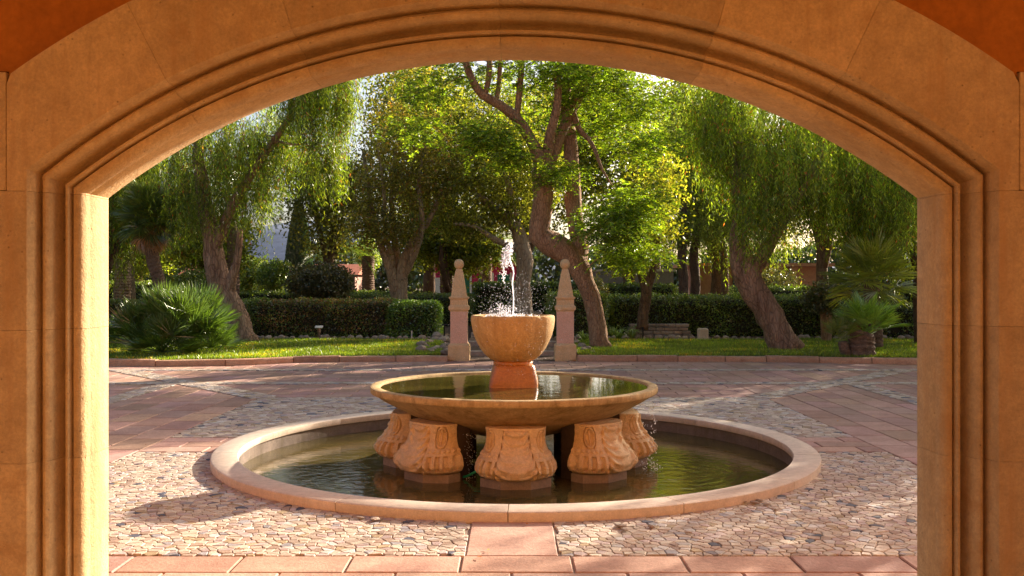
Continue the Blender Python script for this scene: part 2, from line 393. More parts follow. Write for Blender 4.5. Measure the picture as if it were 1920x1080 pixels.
# crazy-stone mosaic panels and bands (Voronoi cells)
def clip(poly, px, py, nx, ny):                # keep the side where (p-(px,py)).n <= 0
    out = []; m = len(poly)
    for i in range(m):
        a = poly[i]; b = poly[(i + 1) % m]; da = (a[0] - px) * nx + (a[1] - py) * ny; db = (b[0] - px) * nx + (b[1] - py) * ny
        if da <= 0: out.append(a)
        if (da < 0 < db) or (db < 0 < da):
            t = da / (da - db); out.append((a[0] + (b[0] - a[0]) * t, a[1] + (b[1] - a[1]) * t))
    return out
cells = []
def voronoi_quad(quad, s, skip=None):
    """quad: convex polygon counter-clockwise"""
    q = np.array(quad); x0, y0 = q.min(0) - s; x1, y1 = q.max(0) + s
    nx, ny = int((x1 - x0) / s) + 2, int((y1 - y0) / s) + 2
    P = [[(x0 + (i + .5 * (j % 2) + random.uniform(-.5, .5)) * s, y0 + (j + random.uniform(-.5, .5)) * s) for j in range(ny)] for i in range(nx)]
    edges = []
    for k in range(len(quad)):
        a, b = quad[k], quad[(k + 1) % len(quad)]; L = math.hypot(b[0] - a[0], b[1] - a[1]); edges.append((a[0], a[1], (b[1] - a[1]) / L, -(b[0] - a[0]) / L))
    for i in range(nx):
        for j in range(ny):
            c = P[i][j]
            if max((c[0] - e[0]) * e[2] + (c[1] - e[1]) * e[3] for e in edges) > 0: continue
            if skip and skip(*c): continue
            poly = [(c[0] - s, c[1] - s), (c[0] + s, c[1] - s), (c[0] + s, c[1] + s), (c[0] - s, c[1] + s)]
            for di in (-2, -1, 0, 1, 2):
                for dj in (-2, -1, 0, 1, 2):
                    if (di or dj) and 0 <= i + di < nx and 0 <= j + dj < ny:
                        o = P[i + di][j + dj]; dx, dy = o[0] - c[0], o[1] - c[1]
                        if dx * dx + dy * dy < 4.2 * s * s: poly = clip(poly, c[0] + dx / 2, c[1] + dy / 2, dx, dy)
                        if len(poly) < 3: break
                if len(poly) < 3: break
            for e in edges:
                if len(poly) >= 3: poly = clip(poly, *e)
            if len(poly) < 3: continue
            g = np.array(poly); m = g.mean(0); d = np.linalg.norm(g - m, axis=1).mean()
            if d < .012: continue
            g = m + (g - m) * (1 - .0028 / d * random.uniform(.6, 1.8))
            cells.append((g, (m[0], m[1])))
inb = lambda x, y: (x - FX) ** 2 + (y - FY) ** 2 < 2.6 ** 2
voronoi_quad([(-PX, 5.277), (-.262, 5.277), (-.262, 8.585), (-PX, 8.585)], .060, inb)
voronoi_quad([(.262, 5.277), (PX, 5.277), (PX, 8.585), (.262, 8.585)], .060, inb)
voronoi_quad([(-PX, 9.4), (PX, 9.4), (PX, 12.8), (-PX, 12.8)], .085, inb)
hb = .17; bands = [[(-7.1, 14.6 - hb), (7.1, 14.6 - hb), (7.1, 14.6 + hb), (-7.1, 14.6 + hb)], [(-8.5, 16.9 - hb), (8.5, 16.9 - hb), (8.5, 16.9 + hb), (-8.5, 16.9 + hb)]]
for s in (-1, 1):
    xq = s * 5.25; bands.append([(xq - hb, 9.5), (xq + hb, 9.5), (xq + hb, 14.43), (xq - hb, 14.43)])
    a = np.array((s * 3.3, 12.7)); b = np.array((s * 7.1, 17.05)); d = (b - a) / np.linalg.norm(b - a); n_ = np.array((-d[1], d[0])) * .2
    q = [tuple(a - n_), tuple(b - n_), tuple(b + n_), tuple(a + n_)]
    bands.append(q)
nflat = len(cells)
for bnd in bands: voronoi_quad(bnd, .09)
nb = len(bands)
V, Fc = [], []
for k, q in enumerate(bands):
    o = len(V); V += [(x, y, .0036 + .0004 * k) for x, y in q]; Fc.append([o, o + 1, o + 2, o + 3])
mesh('band_mortar', V, Fc, M['grout'], pav)
lift = {id(c): (.009 if i >= nflat else .001) for i, c in enumerate(cells)}
PAL = [((.66, .52, .39), 5), ((.72, .59, .44), 5), ((.57, .42, .31), 4), ((.60, .45, .39), 3), ((.72, .65, .57), 1.6), ((.46, .31, .22), 1.6), ((.40, .36, .35), 1.0), ((.12, .12, .15), .55), ((.5, .36, .20), 1)]
pw = np.array([p[1] for p in PAL]); pw = pw / pw.sum()
def cell_col(t):
    c = np.array(PAL[int(rng.choice(len(PAL), p=pw))][0]) * random.uniform(.85, 1.12)
    return c
def cell_geo(t):
    g, m = t; h = lift[id(t)] + random.uniform(-.0012, .0014); n = len(g); b = .0045
    c = g.mean(0); d = max(np.linalg.norm(g - c, axis=1).mean(), .02); gi = c + (g - c) * (1 - b / d); tx, ty = random.uniform(-.02, .02), random.uniform(-.02, .02)
    v = [(x, y, -.014) for x, y in g] + [(x, y, h - .004) for x, y in g] + [(x, y, h + tx * (x - c[0]) + ty * (y - c[1])) for x, y in gi]
    f = [[2 * n + k for k in range(n)]]
    for k in range(n): k2 = (k + 1) % n; f += [(k, k2, k2 + n, k + n), (k + n, k2 + n, k2 + 2 * n, k + 2 * n)]
    return v, f
piece_objects(cells, cell_geo, M['cobble'], 'cobble', 'far_cobbles', pav, cell_col, 290)

# kerb stones
kerb = empty('kerb', (0, 18.5, 0), kind='structure')
x = -11.5
while x < 11.5:
    L = random.uniform(.75, 1.3)
    if x < -1.27 < x + L + .3: L = -1.27 - x
    x1 = x + L
    if not (-1.25 < x1 and x < 1.25):
        n = 5; v = []; f = []; hh = random.uniform(.105, .13)
        prof = [(0, -.02), (-.005, hh * .5), (.012, hh * .9), (.05, hh), (.17, hh * .98), (.2, hh * .85), (.2, -.02)]
        for i in range(n + 1):
            xx = x + .008 + (L - .016) * i / n; ky = kerbY(xx)
            for (dy, z) in prof:
                d = .012 * mnoise.noise(Vector((xx * 3, dy * 9, z * 9))); v.append((xx, ky - 18.5 + dy + d, z + d * .7 * (z > 0)))
        m2 = len(prof)
        for i in range(n):
            for j in range(m2 - 1): a = i * m2 + j; f.append((a, a + m2, a + m2 + 1, a + 1))
        f.append(list(range(m2))[::-1]); f.append([n * m2 + j for j in range(m2)])
        f = [g[::-1] for g in f]
        mesh('kerb_stone', v, f, M['kerb'], kerb, cols=np.tile(np.array((1, 1, 1)) * random.uniform(.75, 1.1), (len(v), 1)), smooth=True, sharp=50)
    x = 1.29 if abs(x1 + 1.27) < 1e-6 else x1
# garden steps between the pillars
steps = empty('garden_steps', (0, 20.3, 0), kind='structure')
for i, (y, z) in enumerate([(20.3, .10), (22.2, .20), (24.2, .30), (26.8, .40), (29.6, .50), (32.5, .60)]):
    y2 = [22.2, 24.2, 26.8, 29.6, 32.5, 40][i] - 20.3
    v, f = bevbox(-1.05, 1.05, y - 20.3, y - 20.3 + .3, -.05, z, .012); mesh('step_edge', v, f, M['rock'], steps, cols=np.ones((len(v), 3)) * 1.1)
    v, f = box_vf(-1.05, 1.05, y - 20.3 + .3, y2, -.05, z - .015); mesh('tread', v, f, M['soil'], steps)
v, f = box_vf(-1.05, 1.05, 18.95 - 20.3, 0, -.05, .003); mesh('tread', v, f, M['soil'], steps)

# lawns: turf sheets with blades
def lawn(xa, xb, right_round, name, n):
    v = []; f = []; nx, ny = 60, 10; pts = []
    for i in range(nx + 1):
        x = xa + (xb - xa) * i / nx
        y0 = kerbY(x) + .2; y1 = 24.6 + .25 * math.sin(x * .9)
        e = (xb - x) if right_round else (x - xa); 
        if e < .6: k = math.sqrt(max(0, 1 - (1 - e / .6) ** 2)); y1 = y0 + .5 + (y1 - y0 - .5) * k
        for j in range(ny + 1):
            y = y0 + (y1 - y0) * j / ny; v.append((x, y, .098 + .015 * mnoise.noise(Vector((x, y, 0)))))
    for i in range(nx):
        for j in range(ny): a = i * (ny + 1) + j; f.append((a, a + ny + 1, a + ny + 2, a + 1))
    g = mesh(name, v, f, M['grassbase'], kind='structure')
    va = np.array(v).reshape(nx + 1, ny + 1, 3)
    fi = rng.random(n) * nx; fj = (rng.random(n) ** 1.3) * ny; i0 = fi.astype(int); j0 = fj.astype(int); a = (fi - i0)[:, None]; b = (fj - j0)[:, None]
    P = va[i0, j0] * (1 - a) * (1 - b) + va[i0 + 1, j0] * a * (1 - b) + va[i0, j0 + 1] * (1 - a) * b + va[i0 + 1, j0 + 1] * a * b
    D = rng.normal(0, .35, (n, 3)); D[:, 2] = 1; D /= np.linalg.norm(D, axis=1)[:, None]
    return P, D
def kites(P, D, L, Wd, C, droop=None):
    n = len(P); L = np.broadcast_to(L, (n,))[:, None]; Wd = np.broadcast_to(Wd, (n,))[:, None]
    R = rng.normal(size=(n, 3)); Sd = np.cross(D, R); Sd /= np.linalg.norm(Sd, axis=1)[:, None] + 1e-9
    mid = P + D * L * .45; V = np.stack([P, mid + Sd * Wd / 2, P + D * L, mid - Sd * Wd / 2], 1)
    return V
def pal(n, cols, wts, jit=.18):
    c = np.array(cols)[rng.choice(len(cols), size=n, p=np.array(wts) / sum(wts))]
    return c * np.exp(rng.normal(0, jit, (n, 1))) * (1 + rng.normal(0, .05, (n, 3)))
GR = [(.10, .15, .012), (.13, .18, .016), (.19, .21, .03), (.06, .09, .01)]
for (xa, xb, rr, nm, lb) in [(-12, -1.45, True, 'lawn', 'l'), (1.35, 12, False, 'lawn', 'r')]:
    P, D = lawn(xa, xb, rr, nm, 60000); n = len(P)
    pt = np.array([mnoise.noise(Vector((a * .9, b_ * 1.6, 1))) for a, b_, _ in P])[:, None]; gc = pal(n, GR, [4, 4, 1.5, 2]) * np.exp(pt * .8); gc = np.where((pt > .28) & (rng.random((n, 1)) < .5), gc * np.array((1.7, .95, .9)), gc)
    me = quads_mesh('grass', kites(P, D, .045 + .045 * rng.random(n), .012, None), M['grass'], gc)
    link('grass', me, kind='stuff', label='short bright green mown grass on the lawn behind the kerb', cat='grass')

# ------------------------------------------------------------------ arch wall
ax, w0, zs, R0, zc = .003, 1.53, 1.832, 2.505, -.1515
TH = math.asin(w0 / R0); MT = (1 - math.sin(TH)) / math.cos(TH)
MOULD = [(0.004, 3.60), (0, 3.592), (0, 3.452), (.003, 3.447), (.003, 3.437), (-.001, 3.432), (0, 3.415), (.003, 3.402), (.008, 3.391), (.016, 3.382), (.026, 3.378), (.034, 3.380), (.038, 3.394), (.041, 3.415), (.043, 3.412), (.043, 3.366), (.046, 3.360), (.053, 3.360), (.055, 3.366),
         (.055, 3.40), (.058, 3.418), (.066, 3.412), (.077, 3.392), (.084, 3.362), (.086, 3.342), (.089, 3.328), (.094, 3.318), (.101, 3.312), (.109, 3.313), (.115, 3.320), (.119, 3.332), (.122, 3.342), (.125, 3.344), (.127, 3.335), (.128, 3.30), (.131, 3.288), (.135, 3.278), (.137, 3.266), (.141, 3.261)]
arch = empty('arch_wall', (ax, 3.24, 0), label='sandstone arch with moulded edge framing the view of the fountain court', cat='arch')
def sweep(stations, outer_o, side, name, tint):
    """stations: list of functions o -> (x,z)"""
    prof = MOULD + [(outer_o * .5 + .067, 3.26), (outer_o, 3.26), (outer_o, 3.60), (.15, 3.60)]
    m = len(prof); v = []; f = []
    for st in stations:
        for (o, y) in prof: x, z = st(o); v.append((x * side, y - 3.24, z))
    for i in range(len(stations) - 1):
        for j in range(m): a = i * m + j; b = i * m + (j + 1) % m; f.append((a, b, b + m, a + m))
    f.append(list(range(m))[::-1]); f.append([(len(stations) - 1) * m + j for j in range(m)])
    if side > 0: f = [g[::-1] for g in f]
    o = mesh(name, v, f, M['arch'], arch, cols=np.tile(np.array((1, 1, 1)) * tint, (len(v), 1)), smooth=True, sharp=38)
    return o
def A(th, shift=0): return lambda o: ((R0 + o) * math.sin(th) + shift * math.cos(th), zc + (R0 + o) * math.cos(th) - shift * math.sin(th))
XM = 1.738
def cl(fn):
    def g(o):
        x, z = fn(o)
        if x > XM: x = XM
        return x, z
    return g
g_ = .0006
def vous(t0, t1, name='voussoir'):              # t measured to the right, degrees
    n = max(3, int(abs(t1 - t0) / 1.2)); ts = np.radians(np.linspace(t0, t1, n + 1))
    st = [A(t) for t in ts]; st[0] = A(ts[0], g_); st[-1] = A(ts[-1], -g_)
    sweep(st, .435, 1, name, random.uniform(.84, 1.1))
for a, b in [(-26.8, -16.7), (-16.7, -1.0), (-1.0, 15.5), (15.5, 25.6)]: vous(a, b)
for side, tj in ((-1, 26.8), (1, 25.6)):
    zj = 1.826 if side < 0 else 1.845
    zj2 = min(zj, zs - .005)
    sts = [cl(lambda o: (w0 + o, zj2 + g_)), cl(lambda o: (w0 + o, zs + MT * o))]
    for t in np.radians(np.linspace(math.degrees(TH) - .6, tj, 10)): sts.append(cl(A(t)))
    sts[-1] = A(math.radians(tj), g_)
    sweep(sts, .435, side, 'voussoir', random.uniform(.95, 1.05))
    levels = [-.05, .43, .888 if side < 0 else .895, 1.347 if side < 0 else 1.36, zj2]
    for z0, z1 in zip(levels[:-1], levels[1:]):
        t = random.uniform(.84, 1.1)
        sweep([(lambda o, z=z0 + g_: (w0 + o, z)), (lambda o, z=(z0 + z1) / 2: (w0 + o, z)), (lambda o, z=z1 - g_: (w0 + o, z))], .6, side, 'jamb_stone', t)
    # filler block beside the springer
    xa, xb = sorted((side * (XM + .003), side * 2.13))
    v, f = bevbox(xa, xb, .02, .36, zj2 + .002, 2.235, .003); mesh('wall_stone', v, f, M['arch'], arch, cols=np.ones((len(v), 3)) * random.uniform(.95, 1.05))
# plaster wall above and beside
def zb(x):
    x = abs(x)
    if x <= XM: return zc + math.sqrt((R0 + .437) ** 2 - x * x)
    if x <= 2.133: return 2.238
    return -.05
xs = sorted(set([-7, -4, -2.1331, -2.1329, 2.1329, 2.1331, 4, 7, -XM - .0001, XM + .0001] + list(np.linspace(-XM, XM, 49))))
v = []; f = []
for x in xs:
    b = zb(x + (1e-5 if x < 0 else -1e-5)) + .004 * mnoise.noise(Vector((x * 5, 0, 0)))
    if abs(x) >= 2.1331: b = -.05
    v += [(x, .034, b), (x, .034, 3.7), (x, .36, 3.7), (x, .36, b)]
for i in range(len(xs) - 1):
    for j in range(4): a = i * 4 + j; b = i * 4 + (j + 1) % 4; f.append((a, b, b + 4, a + 4))
f = [g[::-1] for g in f]
mesh('plaster', v, f, M['plaster'], arch)
# unseen court added behind camera: floor and wall bounce warm light, ceiling blocks sky
cf = mesh('bounce_floor', *box_vf(-15, 15, -8.9, 2.9, -.01, .004), M['ochre'], kind='structure')  # unseen floor, added for its orange bounce on the arch
mesh('sky_blocker', *box_vf(-8, 8, -1.2, 3.7, 3.702, 3.95), M['plaster'], kind='structure')  # unseen, added to keep sky light off the arch wall
v, f = box_vf(-16, 16, -.3, 0, 0, 5.2); mesh('bounce_wall', v, f, M['ochre'], label='unseen orange wall added behind the camera to bounce light onto the arch', cat='wall').location = (0, -9, 0)

# ------------------------------------------------------------------ fountain
ft = empty('fountain', (FX, FY, -.5), label='tiered stone fountain with bowl, wide saucer and carved feet in a round basin', cat='fountain')
def fpart(name, v, f, mat, loc=(0, 0, .5), **k):
    o = mesh(name, v, f, mat, ft, **k); o.location = loc; return o
# coping ring
nst = 14; ang0 = -91.2
for i in range(nst):
    a0 = math.radians(ang0 + 360 / nst * i) + .0012; a1 = math.radians(ang0 + 360 / nst * (i + 1)) - .0012
    prof = [(2.442, .003), (2.437, .010), (2.437, .060), (2.442, .066), (2.650, .067), (2.660, .060), (2.661, .02), (2.658, -.012)]
    v = []; f = []; n = 12; m2 = len(prof)
    for k in range(n + 1):
        a = a0 + (a1 - a0) * k / n
        for (r, z) in prof:
            d = .003 * mnoise.noise(Vector((math.cos(a) * 12, math.sin(a) * 12, z * 30))); v.append(((r + d) * math.cos(a), (r + d) * math.sin(a), z + d * .3))
    for k in range(n):
        for j in range(m2): a_ = k * m2 + j; b_ = k * m2 + (j + 1) % m2; f.append((a_, b_, b_ + m2, a_ + m2))
    f.append(list(range(m2))[::-1]); f.append([n * m2 + j for j in range(m2)]); f = [g[::-1] for g in f]
    fpart('coping_stone', v, f, M['coping'], cols=np.tile(np.array((1, 1, 1)) * random.uniform(.92, 1.06), (len(v), 1)), smooth=True, sharp=40)
v, f = lathe([(2.46, .002), (2.46, -.5), (0.001, -.5)], 96); f = [g[::-1] for g in f]; fpart('basin_wall', v, f, M['basin'], smooth=True, sharp=40)
v, f = lathe([(2.56, -.02), (2.56, .003), (2.60, .003)], 96); fpart('basin_rim_bed', v, f, M['grout'])
def disc(r, z, n=96, rings=1):
    return [(r * math.cos(2 * PI * i / n), r * math.sin(2 * PI * i / n), z) for i in range(n)], [list(range(n))]
v, f = disc(2.458, -.11); bw = mesh('basin_water', v, f, M['water'], kind='structure'); bw.location = (FX, FY, 0)
sx = -.012
v, f = lathe([(1.20, .575), (1.214, .597), (1.222, .603), (1.285, .605), (1.298, .600), (1.302, .590), (1.300, .556), (1.292, .545), (1.278, .540), (1.262, .532), (1.20, .492), (1.08, .425), (.95, .360), (.75, .285), (.5, .20), (.3, .15), (.0, .135)], 128, wob=.006)
f = [g[::-1] for g in f]; fpart('saucer', v, f, M['saucer'], loc=(sx, 0, .5), smooth=True, sharp=42)
v, f = disc(1.213, .589); sw = mesh('saucer_water', v, f, M['water2'], kind='structure'); sw.location = (FX + sx, FY, 0)
v, f = lathe([(.24, .16), (.24, -.5)], 8); f = [g[::-1] for g in f]; fpart('support_column', v, f, M['dark'])
bx_ = -.022
v, f = lathe([(.222, .575), (.221, .62), (.214, .66), (.203, .70), (.190, .745), (.182, .775), (.165, .786)], 64, wob=.014, sq=9, cap=True)
f = [g[::-1] for g in f]; fpart('pedestal', v, f, M['wet'], loc=(bx_ + .005, 0, .5), smooth=True, sharp=50).rotation_euler = (0, 0, .02)
v, f = lathe([(.150, .775), (.170, .780), (.180, .792), (.181, .806), (.172, .816), (.152, .820)], 64, wob=.006); f = [g[::-1] for g in f]
fpart('neck_ring', v, f, M['wet'], loc=(bx_, 0, .5), smooth=True)
v, f = lathe([(.001, 1.0), (.20, 1.02), (.30, 1.12), (.335, 1.20), (.338, 1.226), (.346, 1.233), (.372, 1.232), (.381, 1.224), (.382, 1.205), (.379, 1.17), (.372, 1.12), (.358, 1.06), (.336, 1.00), (.303, .935), (.262, .88), (.215, .838), (.165, .815), (.10, .812)], 128, wob=.007)
f = [g[::-1] for g in f]
# chipped lip
vv = []
for p in v:
    if p[2] > 1.215:
        k = mnoise.noise(Vector((p[0] * 14, p[1] * 14, 3))) ; p = (p[0] * (1 - .012 * max(0, k)), p[1] * (1 - .012 * max(0, k)), p[2] - .02 * max(0, k - .12))
    vv.append(p)
fpart('bowl', vv, f, M['bowl'], loc=(bx_, 0, .5), smooth=True, sharp=60)
v, f = disc(.336, 1.212, 48); ww = mesh('bowl_water', v, f, M['water2'], kind='structure'); ww.location = (FX + bx_, FY, 0)

# carved feet (one mesh shared eight times)
def foot_mesh(sd):
    nu, nv = 168, 96; v = []; cols = []; f = []
    tk = [0, .05, .16, .26, .38, .5, .64, .8, .93, 1]
    ak = [.265, .295, .318, .312, .288, .262, .24, .232, .236, .236]
    bk = [.25, .29, .325, .32, .285, .235, .195, .175, .18, .178]
    for j in range(nv + 1):
        t = j / nv; a = np.interp(t, tk, ak); b = np.interp(t, tk, bk)
        for i in range(nu + 1):
            ph = -PI / 2 + PI * i / nu; s, c = math.sin(ph), math.cos(ph); p = .62
            x = a * math.copysign(abs(s) ** p, s); y = b * abs(c) ** (p + .1)
            nx, ny = s / a, c / b; L = math.hypot(nx, ny); nx /= L; ny /= L
            u = ph / (PI / 2); au = abs(u); d = 0; tone = 1.0
            leafw = .27 - .11 * t                                  # front acanthus
            e = au / max(leafw, .05)
            if e < 1:                                              # big front leaf with lobes and rib
                lob = math.sin(t * 38 - 8 * e * e); d += .024 + .020 * max(-.6, lob) * (.35 + .65 * e) + .014 * math.exp(-(au / .04) ** 2) - .034 * math.exp(-((e - .97) / .09) ** 2)
                if t < .22: d += .020 * math.exp(-((t - .1) / .07) ** 2) * math.cos(u * 16)
            elif .05 < t < .43:                                    # flutes
                k = math.sin((au - .22) * 34); d += .022 * (1 if k > .25 else (-1 if k < -.45 else k * 1.4)) - .004
                if t < .09 or t > .385: d = .014
            elif .43 <= t < .52: d += .008 + .020 * abs(math.sin(au * 26)) * math.sin(PI * (t - .43) / .09)
            elif t >= .52:                                         # oval palmette between raised strips
                uu = (au - .58) / .16; vv_ = (t - .74) / .19; rr = math.hypot(uu, vv_); ang = math.atan2(uu, vv_ + 1.15); d -= .012
                d += .026 * math.exp(-((rr - 1.0) / .17) ** 2)
                if rr < .82: d += .026 * max(0, math.cos(ang * 7.5)) * (1 - rr * .4)
                if rr > 1.3: d += .020
            if t > .955: d = .012
            q = Vector((x * 16 + sd * 9, y * 16, t * 8)); d *= .85 + .5 * mnoise.noise(q * .35); d += .004 * mnoise.noise(q * 1.3) + .002 * mnoise.noise(q * 3.1)
            tp = np.clip(1 - t * .0, 0, 1)
            tone = 1
            v.append((x + nx * d, y + ny * d, -.04 + .40 * t + (.006 * mnoise.noise(q) if t < .02 else 0)))
            cols.append((tone, tone * .96, tone * .9))
    m = nu + 1
    for j in range(nv):
        for i in range(nu): a = j * m + i; f.append((a, a + 1, a + m + 1, a + m))
    # back plane and caps
    f.append([nv * m + i for i in range(m)]); f.append([i for i in range(m)][::-1])
    f.append([j * m for j in range(nv + 1)][::-1] + [j * m + nu for j in range(nv + 1)])
    f = [list(g)[::-1] for g in f]
    me = bpy.data.meshes.new('carved_foot'); me.from_pydata(v, [], f); me.update(); setcol(me, np.array(cols)); me.materials.append(M['foot'])
    me.shade_smooth(); me.set_sharp_from_angle(angle=math.radians(75)); return me
fms = [foot_mesh(k) for k in range(4)]
pl = [(-.285, 0), (-.285, .13), (-.12, .262), (.12, .262), (.285, .13), (.285, 0)]
v = [(x, y, -.5) for x, y in pl] + [(x, y, -.041) for x, y in pl]; n = 6
f = [list(range(n)), [n + k for k in range(n)][::-1]] + [(k, k + n, (k + 1) % n + n, (k + 1) % n) for k in range(n)]
pm = bpy.data.meshes.new('plinth'); pm.from_pydata(v, [], f); pm.update(); pm.materials.append(M['plinth'])
v, f = box_vf(-.23, .23, -.16, -.002, -.5, .352); bm_ = bpy.data.meshes.new('backing_block'); bm_.from_pydata(v, [], f); bm_.update(); bm_.materials.append(M['dark'])  # dark colour stands for the shadow behind each foot
for k in range(8):
    a = math.radians(-90 + 45 * k); o = link('carved_foot', fms[k % 4], ft); o.location = (.93 * math.cos(a), .93 * math.sin(a), .5); o.rotation_euler = (0, 0, a - PI / 2)
    p = link('plinth', pm, o); b = link('backing_block', bm_, o)
# hose
pts, rr = spline([W(857, 812, 8.0), W(857, 850, 8.0), W(856, 880, 7.98), W(862, 893, 7.95), W(875, 893, 7.9), W(892, 884, 7.85), W(905, 880, 7.9)], [.011] * 7, .03)
v, f = tube(pts, rr, 8); mesh('hose', v, f, M['hose'], smooth=True, label='short green hose curling out between two carved feet', cat='hose')

# water jet and drips
ico_v = []; ph_ = (1 + 5 ** .5) / 2
for a, b in ((1, ph_), (-1, ph_), (1, -ph_), (-1, -ph_)): ico_v += [(0, a, b), (a, b, 0), (b, 0, a)]
ico_v = np.array(ico_v) / math.hypot(1, ph_)
ico_f = []
import itertools
for i, j, k in itertools.combinations(range(12), 3):
    e = 2 / math.hypot(1, ph_)
    if all(abs(np.linalg.norm(ico_v[p] - ico_v[q]) - e) < .01 for p, q in ((i, j), (j, k), (i, k))):
        n_ = np.cross(ico_v[j] - ico_v[i], ico_v[k] - ico_v[i]); ico_f.append((i, j, k) if np.dot(n_, ico_v[i]) > 0 else (i, k, j))
def blobs(C, Rr, stretch=None):
    V = []; Fc = []
    for c, r in zip(C, Rr):
        s = np.array((1, 1, random.uniform(1, 1.7) if stretch is None else stretch)); o = len(V)
        V += [tuple(c + p * r * s) for p in ico_v]; Fc += [(a + o, b + o, d + o) for a, b, d in ico_f]
    return V, Fc
jet = empty('water_jet', (FX + bx_, FY, 1.21), label='thin white water jet rising from the bowl and breaking into drops', cat='water jet')
J0 = np.array((FX + bx_, FY, 1.21))
def jl(p): return tuple(np.array(p) - J0)
pts = [W(962, 592, FY), W(963, 560, FY), W(961, 530, FY), W(963, 510, FY), W(958, 492, FY), W(952, 478, FY), W(948, 470, FY)]
sp, rr = spline([jl(p) for p in pts], [.009, .006, .007, .006, .008, .012, .012], .012)
rr = [r * (1 + .6 * mnoise.noise(Vector((0, 0, i * .35)))) for i, r in enumerate(rr)]; sp = [p + Vector((.004 * mnoise.noise(Vector((i * .4, 1, 0))), 0, 0)) for i, p in enumerate(sp)]
v, f = tube(sp, rr, 8); mesh('stream', v, f, M['spray'], jet, smooth=True)
C = []; Rr = []
def cloud(px, py, sx_, sy_, n, r0, r1, dY=.03, Yc=FY):
    for _ in range(n): C.append(np.array(jl(W(random.gauss(px, sx_), random.gauss(py, sy_), Yc + random.gauss(0, dY))))); Rr.append(random.uniform(r0, r1))
cloud(952, 476, 4.5, 9, 130, .002, .010); cloud(957, 462, 3, 6, 60, .002, .009); cloud(945, 496, 3, 8, 22, .003, .008); cloud(944, 515, 2, 9, 30, .003, .009); cloud(948, 488, 4, 6, 30, .005, .012)
mesh('falling_water', *blobs(C, Rr), M['spray'], jet, smooth=True, kind='stuff')
C = []; Rr = []
cloud(945, 583, 12, 6, 150, .0015, .006, .08); cloud(955, 591, 24, 1.6, 170, .0025, .007, .12); cloud(938, 576, 5, 4, 40, .0015, .005, .05)
for _ in range(800):
    r = abs(random.gauss(0, 1)); px = 962 + random.gauss(0, 33); py = 590 - abs(random.gauss(0, 42)) 
    C.append(np.array(jl(W(px, py, FY + random.gauss(0, .2))))); Rr.append(random.uniform(.0008, .0024))
for _ in range(240): C.append(np.array(jl(W(970 + random.gauss(0, 55), 640 + random.uniform(-60, 70), FY - .42 + random.gauss(0, .1))))); Rr.append(random.uniform(.0008, .0022))
mesh('droplets', *blobs(C, Rr), M['spray'], jet, kind='stuff')
dr = empty('water_drips', (FX + 1.27, FY, -.11), label='white drops falling from the right edge of the saucer', cat='dripping water'); J0 = np.array((FX + 1.27, FY, -.11)); C = []; Rr = []
for (px, n) in ((1228, 80), (1222, 36), (1208, 26), (1218, 30), (1198, 14)):
    for _ in range(n): C.append(np.array(jl(W(px + random.gauss(0, 2.2), random.uniform(752, 905), FY - .15 - random.random() * .15)))); Rr.append(random.uniform(.0012, .0050))
for _ in range(40): C.append(np.array(jl((*W(random.gauss(1222, 9), 700, FY - .35)[:2], -.11 + abs(random.gauss(0, .04)))))); Rr.append(random.uniform(.002, .006))
mesh('drops', *blobs(C, Rr), M['spray'], dr, kind='stuff')
dr2 = empty('water_drips', (FX - .28, FY - 1, -.11), label='fine drops falling in the dark gap left of the front foot', cat='dripping water'); J0 = np.array((FX - .28, FY - 1, -.11)); C = []; Rr = []
for _ in range(110): C.append(np.array(jl(W(random.gauss(880, 5), random.uniform(812, 905), 7.9)))); Rr.append(random.uniform(.001, .0042))
mesh('drops', *blobs(C, Rr), M['spray'], dr2, kind='stuff')

# ------------------------------------------------------------------ gate pillars
def pillar(x, label):
    Y = 18.94 + .2; k = Y / F
    t = empty('pillar', (x, Y, 0), label=label, cat='pillar', group='stone pillars flanking the garden steps')
    def sqp(prof): 
        v = []; f = []
        for (h, z) in prof: v += [(-h, -h, z), (h, -h, z), (h, h, z), (-h, h, z)]
        for i in range(len(prof) - 1):
            for j in range(4): a = i * 4 + j; b = i * 4 + (j + 1) % 4; f.append((a, b, b + 4, a + 4))
        f.append((3, 2, 1, 0)); n = (len(prof) - 1) * 4; f.append((n, n + 1, n + 2, n + 3)); return v, f
    mesh('base_block', *sqp([(.212, -.02), (.214, .30), (.208, .318), (.19, .33), (.172, .35)]), M['obelisk'], t)
    mesh('shaft', *sqp([(.168, .35), (.168, .985)]), M['oshaft'], t)
    mesh('cornice', *sqp([(.172, .985), (.176, 1.005), (.198, 1.02), (.203, 1.04), (.203, 1.085), (.19, 1.10), (.174, 1.112), (.170, 1.12), (.170, 1.225), (.185, 1.24), (.196, 1.25), (.196, 1.275), (.165, 1.285)]), M['obelisk'], t)
    mesh('obelisk', *sqp([(.158, 1.285), (.15, 1.33), (.115, 1.56), (.085, 1.73), (.062, 1.83), (.06, 1.84)]), M['obelisk'], t)
    v, f = lathe([(.001, 1.83), (.05, 1.835), (.055, 1.85), (.08, 1.868), (.099, 1.90), (.104, 1.935), (.099, 1.97), (.08, 2.005), (.05, 2.03), (.001, 2.038)], 32, wob=.008); f = [g[::-1] for g in f]
    mesh('ball', v, f, M['obelisk'], t, smooth=True)
pillar(-1.065, 'obelisk topped stone pillar with ball, left of the fountain bowl')
pillar(1.07, 'obelisk topped stone pillar with ball, right of the fountain bowl')

